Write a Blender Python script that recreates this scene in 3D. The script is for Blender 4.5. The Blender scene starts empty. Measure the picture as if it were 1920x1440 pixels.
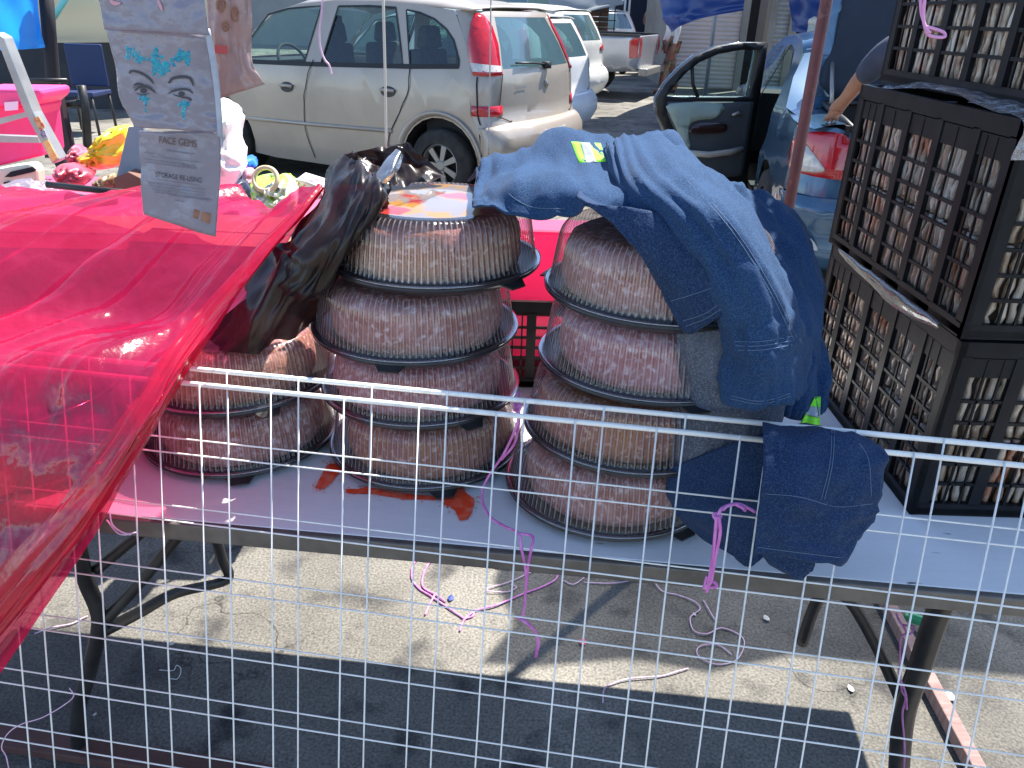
import bpy, bmesh, math, random
import numpy as np
from mathutils import Vector, Matrix, noise
from mathutils.bvhtree import BVHTree
random.seed(7)
sc = bpy.context.scene
COL = sc.collection
R = math.radians
# ------------------------------------------------------------------ camera model
CAM_H, PITCH, ROLL, FOC = 1.45, R(26.0), R(1.7), 1445.0
_fw = Vector((0, math.cos(PITCH), -math.sin(PITCH)))
_r0 = Vector((1, 0, 0)); _u0 = Vector((0, math.sin(PITCH), math.cos(PITCH)))
CR = _r0*math.cos(ROLL) + _u0*math.sin(ROLL)
CU = -_r0*math.sin(ROLL) + _u0*math.cos(ROLL)
CP = Vector((0, 0, CAM_H))
def ray(px, py):
    return CR*((px-960)/FOC) - CU*((py-720)/FOC) + _fw
def at(px, py, y):
    """point seen at photo pixel (px,py), y metres in front of the viewer"""
    d = ray(px, py); return CP + d*(y/d.y)
def atz(px, py, z=0.0):
    d = ray(px, py); return CP + d*((z-CAM_H)/d.z)
# ------------------------------------------------------------------ object helpers
W = {}
def tag(o, label=None, cat=None, group=None, kind=None):
    if label: o['label'] = label
    if cat: o['category'] = cat
    if group: o['group'] = group
    if kind: o['kind'] = kind
    return o
def thing(name, label, cat, loc=(0,0,0), rz=0.0, group=None):
    o = bpy.data.objects.new(name, None); COL.objects.link(o)
    o.empty_display_size = 0.1
    o.location = loc; o.rotation_euler = (0, 0, rz)
    W[o.name] = Matrix.Translation(Vector(loc)) @ Matrix.Rotation(rz, 4, 'Z')
    return tag(o, label, cat, group)
class MB:
    def __init__(s): s.v = []; s.f = []; s.mi = []; s.cur = 0
    def add(s, vs, fs):
        b = len(s.v); s.v.extend(Vector(v) for v in vs)
        for f in fs: s.f.append(tuple(i+b for i in f)); s.mi.append(s.cur)
        return s
    def box(s, c, d, M=None, taper=1.0):
        hx, hy, hz = d[0]/2, d[1]/2, d[2]/2
        vs = []
        for z, k in ((-hz, 1.0), (hz, taper)):
            for x, y in ((-hx,-hy),(hx,-hy),(hx,hy),(-hx,hy)): vs.append(Vector((x*k, y*k, z)))
        if M is not None: vs = [M @ v for v in vs]
        vs = [v+Vector(c) for v in vs]
        return s.add(vs, [(0,3,2,1),(4,5,6,7),(0,1,5,4),(1,2,6,5),(2,3,7,6),(3,0,4,7)])
    def tube(s, pts, r, n=8, cap=True, flat=1.0):
        pts = [Vector(p) for p in pts]
        rs = r if isinstance(r, (list, tuple)) else [r]*len(pts)
        rings = []; up = Vector((0.13, 0.31, 0.94)).normalized()
        for i, p in enumerate(pts):
            t = (pts[min(i+1, len(pts)-1)] - pts[max(i-1, 0)])
            if t.length < 1e-9: t = Vector((0,0,1))
            t.normalize()
            a = t.cross(up)
            if a.length < 0.05: a = t.cross(Vector((1,0,0)))
            a.normalize(); b = a.cross(t); up = b
            rings.append([p + (a*math.cos(2*math.pi*k/n) + b*math.sin(2*math.pi*k/n)*flat)*rs[i] for k in range(n)])
        vs = [v for rg in rings for v in rg]; fs = []
        for i in range(len(pts)-1):
            for k in range(n):
                a0 = i*n+k; a1 = i*n+(k+1) % n
                fs.append((a0, a1, a1+n, a0+n))
        if cap:
            fs.append(tuple(reversed(range(n)))); fs.append(tuple((len(pts)-1)*n+k for k in range(n)))
        return s.add(vs, fs)
    def lathe(s, prof, n=48, c=(0,0,0), rib=0.0, ribs=0, close=False, axis=None):
        c = Vector(c); vs = []; fs = []
        for (r, z, *k) in prof:
            kk = k[0] if k else 0.0
            for i in range(n):
                a = 2*math.pi*i/n
                rr = r + (rib*kk*math.cos(ribs*a) if ribs else 0)
                p = Vector((rr*math.cos(a), rr*math.sin(a), z))
                if axis is not None: p = axis @ p
                vs.append(c + p)
        m = len(prof)
        for j in range(m-1):
            for i in range(n):
                a0 = j*n+i; a1 = j*n+(i+1) % n
                fs.append((a0, a1, a1+n, a0+n))
        if prof[0][0] > 1e-6 and close: fs.append(tuple(reversed(range(n))))
        if prof[-1][0] > 1e-6 and close: fs.append(tuple((m-1)*n+i for i in range(n)))
        return s.add(vs, fs)
    def prism(s, out, fn, t):
        """flat outline (u,v) mapped by fn to a point, thickened along vector t"""
        t = Vector(t); n = len(out)
        a = [Vector(fn(*p)) for p in out]; b = [p+t for p in a]
        return s.add(a+b, [tuple(range(n)), tuple(reversed(range(n, 2*n)))] + [(i, i+n, (i+1) % n+n, (i+1) % n) for i in range(n)])
    def build(s, name, mat, parent=None, smooth=False, local=False, bevel=0, sub=0, thick=0, ang=None):
        me = bpy.data.meshes.new(name)
        vs = s.v
        if parent is not None and not local:
            inv = W[parent.name].inverted(); vs = [inv @ v for v in vs]
        me.from_pydata([tuple(v) for v in vs], [], s.f)
        mats = mat if isinstance(mat, (list, tuple)) else [mat]
        for m in mats: me.materials.append(m)
        if len(mats) > 1:
            me.polygons.foreach_set('material_index', s.mi)
        me.validate()
        bm = bmesh.new(); bm.from_mesh(me); bmesh.ops.recalc_face_normals(bm, faces=bm.faces); bm.to_mesh(me); bm.free()
        o = bpy.data.objects.new(name, me); COL.objects.link(o)
        if smooth or ang:
            for p in me.polygons: p.use_smooth = True
            if ang: me.set_sharp_from_angle(angle=R(ang))
        if parent is not None:
            o.parent = parent; W[o.name] = W[parent.name]
        else: W[o.name] = Matrix.Identity(4)
        if thick:
            m = o.modifiers.new('solid', 'SOLIDIFY'); m.thickness = thick; m.offset = 0
        if bevel:
            m = o.modifiers.new('bevel', 'BEVEL'); m.width = bevel; m.segments = 2; m.limit_method = 'ANGLE'; m.angle_limit = R(40)
        if sub:
            m = o.modifiers.new('sub', 'SUBSURF'); m.levels = sub; m.render_levels = sub
        return o
def crom(P, t):
    n = len(P)-1; i = min(int(t), n-1); f = t-i
    p1, p2 = P[i], P[i+1]
    p0 = P[i-1] if i > 0 else p1*2-p2
    p3 = P[i+2] if i+2 <= n else p2*2-p1
    return ((p1*2) + (p2-p0)*f + (p0*2-p1*5+p2*4-p3)*f*f + (p1*3-p0-p2*3+p3)*f*f*f)*0.5
def spline(pts, k=8):
    P = [Vector(p) for p in pts]
    return [crom(P, i/k) for i in range((len(P)-1)*k+1)]
def closed2(pts, k=5):
    P = [Vector((p[0], p[1], 0)) for p in pts]; n = len(P); out = []
    for i in range(n):
        p0, p1, p2, p3 = P[i-1], P[i], P[(i+1) % n], P[(i+2) % n]
        for j in range(k):
            f = j/k
            q = ((p1*2)+(p2-p0)*f+(p0*2-p1*5+p2*4-p3)*f*f+(p1*3-p0-p2*3+p3)*f*f*f)*0.5
            out.append((q.x, q.y))
    return out
def grid_net(rows, ku=8, kv=8, wr=(), seed=0, pix=True, curl=0, wdisp=None):
    """smooth cloth through control rows; entries (px,py,Y) or 3-D points"""
    G = [[at(*p) if pix else Vector(p) for p in r] for r in rows]
    if curl:
        for r in G:
            a, b = r[0], r[-1]
            r.insert(0, a+Vector((0, curl, 0))+(r[1]-a)*0.12); r.append(b+Vector((0, curl, 0))+(r[-2]-b)*0.12)
    nu, nv = len(G), len(G[0])
    cols = [[crom(r, j/kv) for j in range((nv-1)*kv+1)] for r in G]
    NV = (nv-1)*kv+1; NU = (nu-1)*ku+1
    pts = []
    for i in range(NU):
        pts.append([crom([cols[a][j] for a in range(nu)], i/ku) for j in range(NV)])
    out = [[p.copy() for p in r] for r in pts]
    if wr or wdisp:
        for i in range(NU):
            for j in range(NV):
                a = pts[min(i+1, NU-1)][j]-pts[max(i-1, 0)][j]; b = pts[i][min(j+1, NV-1)]-pts[i][max(j-1, 0)]
                n = a.cross(b)
                if n.length < 1e-12: continue
                n.normalize(); u = i/ku; v = j/kv; d = 0
                for (amp, fu, fv, *rg) in wr:
                    q = noise.noise(Vector((u*fu+seed*3.7, v*fv+seed*1.3, seed*2.1)))
                    if rg: q = 1-2*abs(q)**0.7
                    d += amp*q
                if wdisp: d += wdisp(pts[i][j], u, v)
                if n.z < 0: n = -n if wdisp else n
                out[i][j] = pts[i][j]+n*d
    m = MB(); vs = [p for r in out for p in r]; fs = []
    for i in range(NU-1):
        for j in range(NV-1):
            a = i*NV+j; fs.append((a, a+1, a+NV+1, a+NV))
    m.add(vs, fs); m.grid = out
    return m
def panel_bm(outline, holes, fn, du=0.08):
    bm = bmesh.new(); edges = []
    for loop in [outline]+list(holes):
        vs = [bm.verts.new((p[0], p[1], 0)) for p in loop]
        for i in range(len(vs)): edges.append(bm.edges.new((vs[i], vs[(i+1) % len(vs)])))
    bmesh.ops.triangle_fill(bm, edges=edges, use_beauty=True)
    us = [v.co.x for v in bm.verts]; ws = [v.co.y for v in bm.verts]
    for ax, lo, hi in ((0, min(us), max(us)), (1, min(ws), max(ws))):
        k = math.ceil(lo/du+0.01)
        while k*du < hi-0.002:
            co = [0,0,0]; no = [0,0,0]; co[ax] = k*du; no[ax] = 1
            bmesh.ops.bisect_plane(bm, geom=bm.verts[:]+bm.edges[:]+bm.faces[:], plane_co=co, plane_no=no, dist=1e-5)
            k += 1
    bm.verts.index_update()
    vs = [Vector(fn(v.co.x, v.co.y)) for v in bm.verts]; fs = [tuple(v.index for v in f.verts) for f in bm.faces]
    bm.free(); return vs, fs
def panel(name, outline, holes, fn, mat, parent, du=0.08, thick=0.0, smooth=True):
    m = MB(); m.add(*panel_bm(outline, holes, fn, du))
    return m.build(name, mat, parent, smooth=smooth, local=True, thick=thick)
def line_strip(pts, w, fn, m=None):
    """thin ribbon following 2-D pts, mapped by fn"""
    m = m or MB(); P = [Vector((p[0], p[1])) for p in pts]; L = []; Rr = []
    for i, p in enumerate(P):
        t = P[min(i+1, len(P)-1)]-P[max(i-1, 0)]; t.normalize(); nn = Vector((-t.y, t.x))*w/2
        L.append(Vector(fn(*(p+nn)))); Rr.append(Vector(fn(*(p-nn))))
    n = len(P); m.add(L+Rr, [(i, i+1, n+i+1, n+i) for i in range(n-1)])
    return m
def dup(o, parent=None, loc=None, label=None):
    c = o.copy(); COL.objects.link(c)
    if parent is not None: c.parent = parent
    if loc is not None: c.location = loc
    if label: c['label'] = label
    for ch in [x for x in bpy.data.objects if x.parent == o]: dup(ch, c)
    return c
# ------------------------------------------------------------------ materials
def M(name, col, rough=0.6, metal=0.0, col2=None, vs=8.0, vdet=4.0, lo=0.35, hi=0.65, bump=0.0, bs=60.0, bdist=0.01, coat=0.0, spec=0.5,
      stretch=None, col3=None, vs3=30.0, lo3=0.62, hi3=0.72, rvar=0.0, trans=0.0, ior=1.45, sheen=0.0):
    m = bpy.data.materials.new(name); m.use_nodes = True
    nt = m.node_tree; N = nt.nodes; L = nt.links
    b = N['Principled BSDF']
    b.inputs['Base Color'].default_value = (*col, 1); b.inputs['Roughness'].default_value = rough
    b.inputs['Metallic'].default_value = metal; b.inputs['Coat Weight'].default_value = coat
    b.inputs['Coat Roughness'].default_value = 0.08
    b.inputs['Specular IOR Level'].default_value = spec; b.inputs['Transmission Weight'].default_value = trans; b.inputs['IOR'].default_value = ior
    b.inputs['Sheen Weight'].default_value = sheen
    tc = N.new('ShaderNodeTexCoord'); src = tc.outputs['Object']
    if stretch:
        mp = N.new('ShaderNodeMapping'); mp.inputs['Scale'].default_value = stretch; L.new(src, mp.inputs['Vector']); src = mp.outputs['Vector']
    out = None
    if col2 is not None:
        n = N.new('ShaderNodeTexNoise'); n.inputs['Scale'].default_value = vs; n.inputs['Detail'].default_value = vdet; n.inputs['Roughness'].default_value = 0.6
        L.new(src, n.inputs['Vector'])
        r = N.new('ShaderNodeValToRGB'); r.color_ramp.elements[0].position = lo; r.color_ramp.elements[1].position = hi
        r.color_ramp.elements[0].color = (*col, 1); r.color_ramp.elements[1].color = (*col2, 1)
        L.new(n.outputs['Fac'], r.inputs['Fac']); out = r.outputs['Color']
        if rvar:
            mr = N.new('ShaderNodeMapRange'); mr.inputs['To Min'].default_value = max(0.02, rough-rvar); mr.inputs['To Max'].default_value = rough+rvar
            L.new(n.outputs['Fac'], mr.inputs['Value']); L.new(mr.outputs['Result'], b.inputs['Roughness'])
        if col3 is not None:
            n3 = N.new('ShaderNodeTexNoise'); n3.inputs['Scale'].default_value = vs3; n3.inputs['Detail'].default_value = 5; L.new(src, n3.inputs['Vector'])
            r3 = N.new('ShaderNodeMapRange'); r3.inputs['From Min'].default_value = lo3; r3.inputs['From Max'].default_value = hi3
            L.new(n3.outputs['Fac'], r3.inputs['Value'])
            mx = N.new('ShaderNodeMix'); mx.data_type = 'RGBA'; L.new(r3.outputs['Result'], mx.inputs['Factor'])
            L.new(out, mx.inputs['A']); mx.inputs['B'].default_value = (*col3, 1); out = mx.outputs['Result']
        L.new(out, b.inputs['Base Color'])
    if bump:
        nb = N.new('ShaderNodeTexNoise'); nb.inputs['Scale'].default_value = bs; nb.inputs['Detail'].default_value = 6; L.new(src, nb.inputs['Vector'])
        bp = N.new('ShaderNodeBump'); bp.inputs['Strength'].default_value = bump; bp.inputs['Distance'].default_value = bdist
        L.new(nb.outputs['Fac'], bp.inputs['Height']); L.new(bp.outputs['Normal'], b.inputs['Normal'])
    return m
def film(name, tint, trans=0.6, col=None, gloss=0.15, rough=0.15, bump=0.3, bs=25.0, translucent=0.6, fres=1.4):
    """thin plastic: tinted see-through + scattered light + shine"""
    m = bpy.data.materials.new(name); m.use_nodes = True; nt = m.node_tree; N = nt.nodes; L = nt.links
    N.remove(N['Principled BSDF']); out = N['Material Output']; col = col or tint
    t = N.new('ShaderNodeBsdfTransparent'); t.inputs['Color'].default_value = (*tint, 1)
    d = N.new('ShaderNodeBsdfDiffuse'); d.inputs['Color'].default_value = (*col, 1)
    tl = N.new('ShaderNodeBsdfTranslucent'); tl.inputs['Color'].default_value = (*col, 1)
    g = N.new('ShaderNodeBsdfGlossy'); g.inputs['Roughness'].default_value = rough; g.inputs['Color'].default_value = (1, 1, 1, 1)
    m1 = N.new('ShaderNodeMixShader'); m1.inputs['Fac'].default_value = translucent; L.new(d.outputs[0], m1.inputs[1]); L.new(tl.outputs[0], m1.inputs[2])
    m2 = N.new('ShaderNodeMixShader'); m2.inputs['Fac'].default_value = trans; L.new(m1.outputs[0], m2.inputs[1]); L.new(t.outputs[0], m2.inputs[2])
    fr = N.new('ShaderNodeLayerWeight'); fr.inputs['Blend'].default_value = 0.5
    pw_ = N.new('ShaderNodeMath'); pw_.operation = 'POWER'; pw_.inputs[1].default_value = 4.5; L.new(fr.outputs['Facing'], pw_.inputs[0])
    ad = N.new('ShaderNodeMath'); ad.operation = 'MULTIPLY_ADD'; ad.inputs[1].default_value = min(.9, (fres-1)*1.6); ad.inputs[2].default_value = gloss+.02; L.new(pw_.outputs[0], ad.inputs[0])
    m3 = N.new('ShaderNodeMixShader'); L.new(ad.outputs[0], m3.inputs['Fac']); L.new(m2.outputs[0], m3.inputs[1]); L.new(g.outputs[0], m3.inputs[2])
    if bump:
        tc = N.new('ShaderNodeTexCoord'); nb = N.new('ShaderNodeTexNoise'); nb.inputs['Scale'].default_value = bs; nb.inputs['Detail'].default_value = 4
        L.new(tc.outputs['Object'], nb.inputs['Vector'])
        bp = N.new('ShaderNodeBump'); bp.inputs['Strength'].default_value = bump; bp.inputs['Distance'].default_value = 0.02; L.new(nb.outputs['Fac'], bp.inputs['Height'])
        for s in (d, g, tl, fr): L.new(bp.outputs['Normal'], s.inputs['Normal'])
    L.new(m3.outputs[0], out.inputs['Surface'])
    return m
# ------------------------------------------------------------------ camera, light, sky
cam = bpy.data.cameras.new('camera'); co = bpy.data.objects.new('camera', cam); COL.objects.link(co)
cam.sensor_width = 36; cam.lens = FOC/1920*36; cam.clip_start = 0.02; cam.clip_end = 3000
mw = Matrix((CR, CU, -_fw)).transposed().to_4x4(); mw.translation = CP
co.matrix_world = mw; sc.camera = co
AZ, EL = R(42), R(60)
sun = bpy.data.lights.new('sun', 'SUN'); sun.energy = 5.0; sun.angle = R(0.53); sun.color = (1, 0.95, 0.87)
so = bpy.data.objects.new('sun', sun); COL.objects.link(so)
sd = Vector((math.sin(AZ)*math.cos(EL), math.cos(AZ)*math.cos(EL), math.sin(EL)))
so.rotation_euler = sd.to_track_quat('Z', 'Y').to_euler(); so.location = sd*40
wd = bpy.data.worlds.new('World'); sc.world = wd; wd.use_nodes = True
sky = wd.node_tree.nodes.new('ShaderNodeTexSky'); sky.sky_type = 'NISHITA'; sky.sun_disc = False
sky.sun_elevation = EL; sky.sun_rotation = AZ; sky.altitude = 2200; sky.air_density = 1.0; sky.dust_density = 1.0
bg = wd.node_tree.nodes['Background']; wd.node_tree.links.new(sky.outputs[0], bg.inputs['Color']); bg.inputs['Strength'].default_value = 0.13
sc.view_settings.view_transform = 'Standard'; sc.view_settings.look = 'None'; sc.view_settings.exposure = 1.45; sc.view_settings.gamma = 1
sc.cycles.use_denoising = True; sc.cycles.transparent_max_bounces = 32; sc.cycles.max_bounces = 10
sc.cycles.sample_clamp_indirect = 6.0
# ------------------------------------------------------------------ ground
def ground_mat():
    m = M('worn_concrete', (0.085, 0.080, 0.070), 0.92, col2=(0.235, 0.22, 0.19), vs=1.1, vdet=9, lo=0.34, hi=0.62, col3=(0.045, 0.043, 0.042), vs3=7, lo3=0.54, hi3=0.70)
    nt = m.node_tree; N = nt.nodes; L = nt.links; b = N['Principled BSDF']
    src = b.inputs['Base Color'].links[0].from_socket
    tc = N.new('ShaderNodeTexCoord')
    # fine grit
    g = N.new('ShaderNodeTexNoise'); g.inputs['Scale'].default_value = 150; g.inputs['Detail'].default_value = 3; L.new(tc.outputs['Object'], g.inputs['Vector'])
    gr = N.new('ShaderNodeMapRange'); gr.inputs['From Min'].default_value = 0.3; gr.inputs['From Max'].default_value = 0.7; gr.inputs['To Min'].default_value = 0.55; gr.inputs['To Max'].default_value = 1.35
    L.new(g.outputs['Fac'], gr.inputs['Value'])
    mul = N.new('ShaderNodeMix'); mul.data_type = 'RGBA'; mul.blend_type = 'MULTIPLY'; mul.inputs['Factor'].default_value = 1
    L.new(src, mul.inputs['A']); L.new(gr.outputs['Result'], mul.inputs['B'])
    # cracks
    w = N.new('ShaderNodeTexNoise'); w.inputs['Scale'].default_value = 3.0; w.inputs['Detail'].default_value = 6; L.new(tc.outputs['Object'], w.inputs['Vector'])
    ad = N.new('ShaderNodeMix'); ad.data_type = 'RGBA'; ad.blend_type = 'ADD'; ad.inputs['Factor'].default_value = 0.7; L.new(tc.outputs['Object'], ad.inputs['A']); L.new(w.outputs['Color'], ad.inputs['B'])
    v = N.new('ShaderNodeTexVoronoi'); v.feature = 'DISTANCE_TO_EDGE'; v.inputs['Scale'].default_value = 2.2; L.new(ad.outputs['Result'], v.inputs['Vector'])
    cr = N.new('ShaderNodeMapRange'); cr.inputs['From Min'].default_value = 0.0; cr.inputs['From Max'].default_value = 0.012; cr.inputs['To Min'].default_value = 0.35; L.new(v.outputs['Distance'], cr.inputs['Value'])
    w2 = N.new('ShaderNodeTexNoise'); w2.inputs['Scale'].default_value = 1.7; L.new(tc.outputs['Object'], w2.inputs['Vector'])
    mk = N.new('ShaderNodeMapRange'); mk.inputs['From Min'].default_value = 0.54; mk.inputs['From Max'].default_value = 0.62; L.new(w2.outputs['Fac'], mk.inputs['Value'])
    mx = N.new('ShaderNodeMix'); mx.data_type = 'FLOAT'; L.new(mk.outputs['Result'], mx.inputs['Factor']); mx.inputs['A'].default_value = 1.0; L.new(cr.outputs['Result'], mx.inputs['B'])
    m2 = N.new('ShaderNodeMix'); m2.data_type = 'RGBA'; m2.blend_type = 'MULTIPLY'; m2.inputs['Factor'].default_value = 1; L.new(mul.outputs['Result'], m2.inputs['A']); L.new(mx.outputs['Result'], m2.inputs['B'])
    # oily dirt under the near stalls
    L.new(m2.outputs['Result'], b.inputs['Base Color'])
    bp = N.new('ShaderNodeBump'); bp.inputs['Strength'].default_value = 0.5; bp.inputs['Distance'].default_value = 0.006
    sm = N.new('ShaderNodeMath'); sm.operation = 'ADD'; L.new(g.outputs['Fac'], sm.inputs[0]); L.new(mx.outputs['Result'], sm.inputs[1]); L.new(sm.outputs[0], bp.inputs['Height'])
    L.new(bp.outputs['Normal'], b.inputs['Normal'])
    return m
g = MB()
xs = [-400, -60, -20, -8, -3, 0, 3, 8, 20, 60, 400]; ys = [-400, -30, -5, 0, 2, 4, 8, 14, 22, 40, 90, 900]
vs = [(x, y, 0) for y in ys for x in xs]; nx = len(xs)
g.add(vs, [(j*nx+i, j*nx+i+1, (j+1)*nx+i+1, (j+1)*nx+i) for j in range(len(ys)-1) for i in range(nx-1)])
tag(g.build('ground', ground_mat()), kind='structure')
# ------------------------------------------------------------------ shared materials
MT_white_wire = M('white_coated_wire', (0.88, 0.86, 0.80), 0.35, col2=(0.68, 0.66, 0.60), vs=30, lo=0.55, hi=0.75)
MT_black_plastic = M('black_plastic', (0.012, 0.012, 0.013), 0.32, col2=(0.03, 0.03, 0.03), vs=20)
MT_black_steel = M('black_painted_steel', (0.012, 0.012, 0.013), 0.42, col2=(0.035, 0.033, 0.032), vs=12)
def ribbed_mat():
    """clear moulded plastic: pale crests and dark flanks painted in for refracted light, clear valleys"""
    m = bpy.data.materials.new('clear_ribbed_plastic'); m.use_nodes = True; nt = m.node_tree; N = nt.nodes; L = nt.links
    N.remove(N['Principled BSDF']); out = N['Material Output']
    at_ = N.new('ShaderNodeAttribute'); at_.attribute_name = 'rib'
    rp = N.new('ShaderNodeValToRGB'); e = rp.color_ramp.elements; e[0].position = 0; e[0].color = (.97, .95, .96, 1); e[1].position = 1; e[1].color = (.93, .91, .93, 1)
    k = e.new(.40); k.color = (.94, .92, .93, 1); k = e.new(.56); k.color = (.62, .57, .60, 1); k = e.new(.70); k.color = (.90, .88, .90, 1)  # light and dark stripes along the ribs are painted into the colour
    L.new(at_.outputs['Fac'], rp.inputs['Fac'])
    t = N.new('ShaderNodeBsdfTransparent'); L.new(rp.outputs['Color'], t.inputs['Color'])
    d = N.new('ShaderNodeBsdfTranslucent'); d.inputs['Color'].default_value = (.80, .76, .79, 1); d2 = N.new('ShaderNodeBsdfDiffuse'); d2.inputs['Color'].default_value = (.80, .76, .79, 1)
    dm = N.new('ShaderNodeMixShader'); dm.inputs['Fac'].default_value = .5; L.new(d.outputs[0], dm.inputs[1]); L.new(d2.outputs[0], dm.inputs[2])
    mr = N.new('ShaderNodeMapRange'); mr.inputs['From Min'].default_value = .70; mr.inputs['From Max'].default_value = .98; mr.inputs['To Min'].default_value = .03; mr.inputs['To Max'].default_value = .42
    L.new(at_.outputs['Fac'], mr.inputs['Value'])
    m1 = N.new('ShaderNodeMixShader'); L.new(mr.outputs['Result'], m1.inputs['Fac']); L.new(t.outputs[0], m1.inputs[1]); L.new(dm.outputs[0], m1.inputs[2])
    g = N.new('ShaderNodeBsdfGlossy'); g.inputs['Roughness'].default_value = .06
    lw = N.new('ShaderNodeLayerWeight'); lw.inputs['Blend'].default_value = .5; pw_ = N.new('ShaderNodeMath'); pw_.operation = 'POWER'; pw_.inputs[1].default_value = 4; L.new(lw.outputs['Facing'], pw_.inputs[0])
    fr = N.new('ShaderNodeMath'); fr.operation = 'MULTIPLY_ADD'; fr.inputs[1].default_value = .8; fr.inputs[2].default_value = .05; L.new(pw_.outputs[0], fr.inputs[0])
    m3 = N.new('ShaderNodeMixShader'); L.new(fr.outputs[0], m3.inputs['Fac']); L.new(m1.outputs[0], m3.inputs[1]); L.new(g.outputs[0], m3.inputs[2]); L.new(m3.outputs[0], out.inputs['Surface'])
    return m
MT_clear = ribbed_mat()
MT_twine = M('pink_twine', (0.55, 0.12, 0.42), 0.5, col2=(0.75, 0.30, 0.62), vs=80, stretch=(1, 1, 0.3))
# ------------------------------------------------------------------ folding table
TZ = 0.74
tl = atz(200, 965, TZ); tr = atz(1920, 1118, TZ)
td = (tr-tl); td.z = 0; td.normalize(); tn = Vector((-td.y, td.x, 0))
A0 = tl - td*0.42; A1 = tl + td*1.62; DEP = 0.78
table = thing('folding_table', 'white folding table with grey metal edge carrying the stacked cake containers', 'table', tuple((A0+A1)/2+tn*DEP/2 - Vector((0, 0, TZ))))
mt_top = M('scuffed_white_laminate', (0.86, 0.85, 0.83), 0.38, col2=(0.78, 0.77, 0.75), vs=6, col3=(0.16, 0.16, 0.18), vs3=28, lo3=0.70, hi3=0.74, stretch=(0.35, 1.6, 1), bump=0.05, bs=80)
mt_edge = M('dull_metal_edge', (0.17, 0.152, 0.132), 0.45, 0.3, col2=(0.10, 0.09, 0.08), vs=14)
b = MB(); c = (A0+A1)/2+tn*DEP/2; rot = Matrix.Rotation(math.atan2(td.y, td.x), 3, 'Z')
b.box((c.x, c.y, TZ-0.012), ((A1-A0).length-0.008, DEP-0.008, 0.024), rot); b.build('tabletop', mt_top, table, bevel=0.002)
e = MB(); hw = 0.011
for p, q in ((A0, A1), (A1, A1+tn*DEP), (A1+tn*DEP, A0+tn*DEP), (A0+tn*DEP, A0)):
    dd = (q-p).normalized(); mid = (p+q)/2; ln = (q-p).length
    e.box((mid.x, mid.y, TZ-0.0165), (ln+0.012, 0.014, 0.031), Matrix.Rotation(math.atan2(dd.y, dd.x), 3, 'Z'))
e.build('edge_trim', mt_edge, table, bevel=0.003)
u = MB(); u.box((c.x, c.y, TZ-0.034), ((A1-A0).length-0.06, DEP-0.06, 0.012), rot); u.build('underside_board', M('dark_hardboard', (0.05, 0.04, 0.035), 0.8), table)
def tubes(name, lists, r, mat, parent=None, k=6, n=8):
    m = MB()
    for pts in lists: m.tube(spline([at(*p) for p in pts], k), r, n)
    return m.build(name, mat, parent, smooth=True)
tubes('leg', [[(145, 1015, 1.06), (160, 1085, 1.09), (186, 1160, 1.1), (170, 1250, 1.1), (146, 1340, 1.11), (150, 1450, 1.13), (152, 1500, 1.14)]], 0.0145, MT_black_steel, table)
tubes('brace', [[(180, 1068, 1.1), (225, 1030, 1.11), (290, 978, 1.12)]], 0.0115, MT_black_steel, table)
tubes('brace', [[(196, 1165, 1.1), (268, 1085, 1.12), (350, 985, 1.14)]], 0.0115, MT_black_steel, table)
tubes('leg', [[(340, 985, 1.42), (385, 1000, 1.43), (404, 1012, 1.44), (416, 1050, 1.45), (425, 1087, 1.47), (330, 1112, 1.36), (262, 1148, 1.25), (196, 1182, 1.12)]], 0.0125, MT_black_steel, table)
tubes('leg', [[(1790, 1075, 0.95), (1755, 1160, 0.98), (1725, 1250, 1.0), (1695, 1340, 1.02), (1685, 1450, 1.04), (1684, 1500, 1.06)]], 0.019, MT_black_steel, table)
tubes('brace', [[(1560, 1100, 1.05), (1600, 1135, 1.06), (1650, 1225, 1.05), (1692, 1320, 1.03)]], 0.0115, MT_black_steel, table)
tubes('leg', [[(1545, 1100, 1.3), (1522, 1150, 1.32), (1504, 1205, 1.34)]], 0.0135, MT_black_steel, table)
# red spray-paint marks on the white top
mt_red = M('red_spray_paint', (0.93, 0.07, 0.018), 0.5, col2=(0.90, 0.26, 0.15), vs=60, lo=0.45, hi=0.75)
def splat(pts, seed):
    random.seed(seed); P = [atz(x, y, TZ+0.0022) for x, y in pts]; m = MB()
    cc = sum(P, Vector())/len(P); n = len(P); ring = []
    for i in range(n):
        for j in range(5):
            p = P[i].lerp(P[(i+1) % n], j/5); ring.append(p+(p-cc)*random.uniform(-0.06, 0.06))
    m.add([cc]+ring, [(0, i+1, (i+1) % len(ring)+1) for i in range(len(ring))])
    for k in range(70):
        q = random.choice(ring)+Vector((random.gauss(0, .006), random.gauss(0, .008), 0)); s = random.uniform(.0006, .0018)
        m.add([q+Vector((s*math.cos(a), s*math.sin(a), 0.0006)) for a in (0, 1.26, 2.5, 3.8, 5)], [(0, 1, 2, 3, 4)])
    return m
pm = MB()
for pts, sd_ in (([(612, 872), (640, 866), (645, 876), (622, 905), (605, 918), (590, 915), (600, 895)], 1),
                 ([(652, 918), (690, 913), (760, 925), (830, 932), (840, 938), (760, 936), (690, 925), (652, 925)], 2),
                 ([(845, 915), (868, 912), (874, 925), (890, 935), (888, 950), (880, 972), (862, 975), (852, 955), (832, 945), (836, 932)], 3)):
    s = splat(pts, sd_); pm.add(s.v, s.f)
pm.build('red_paint_mark', mt_red, table)
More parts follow.
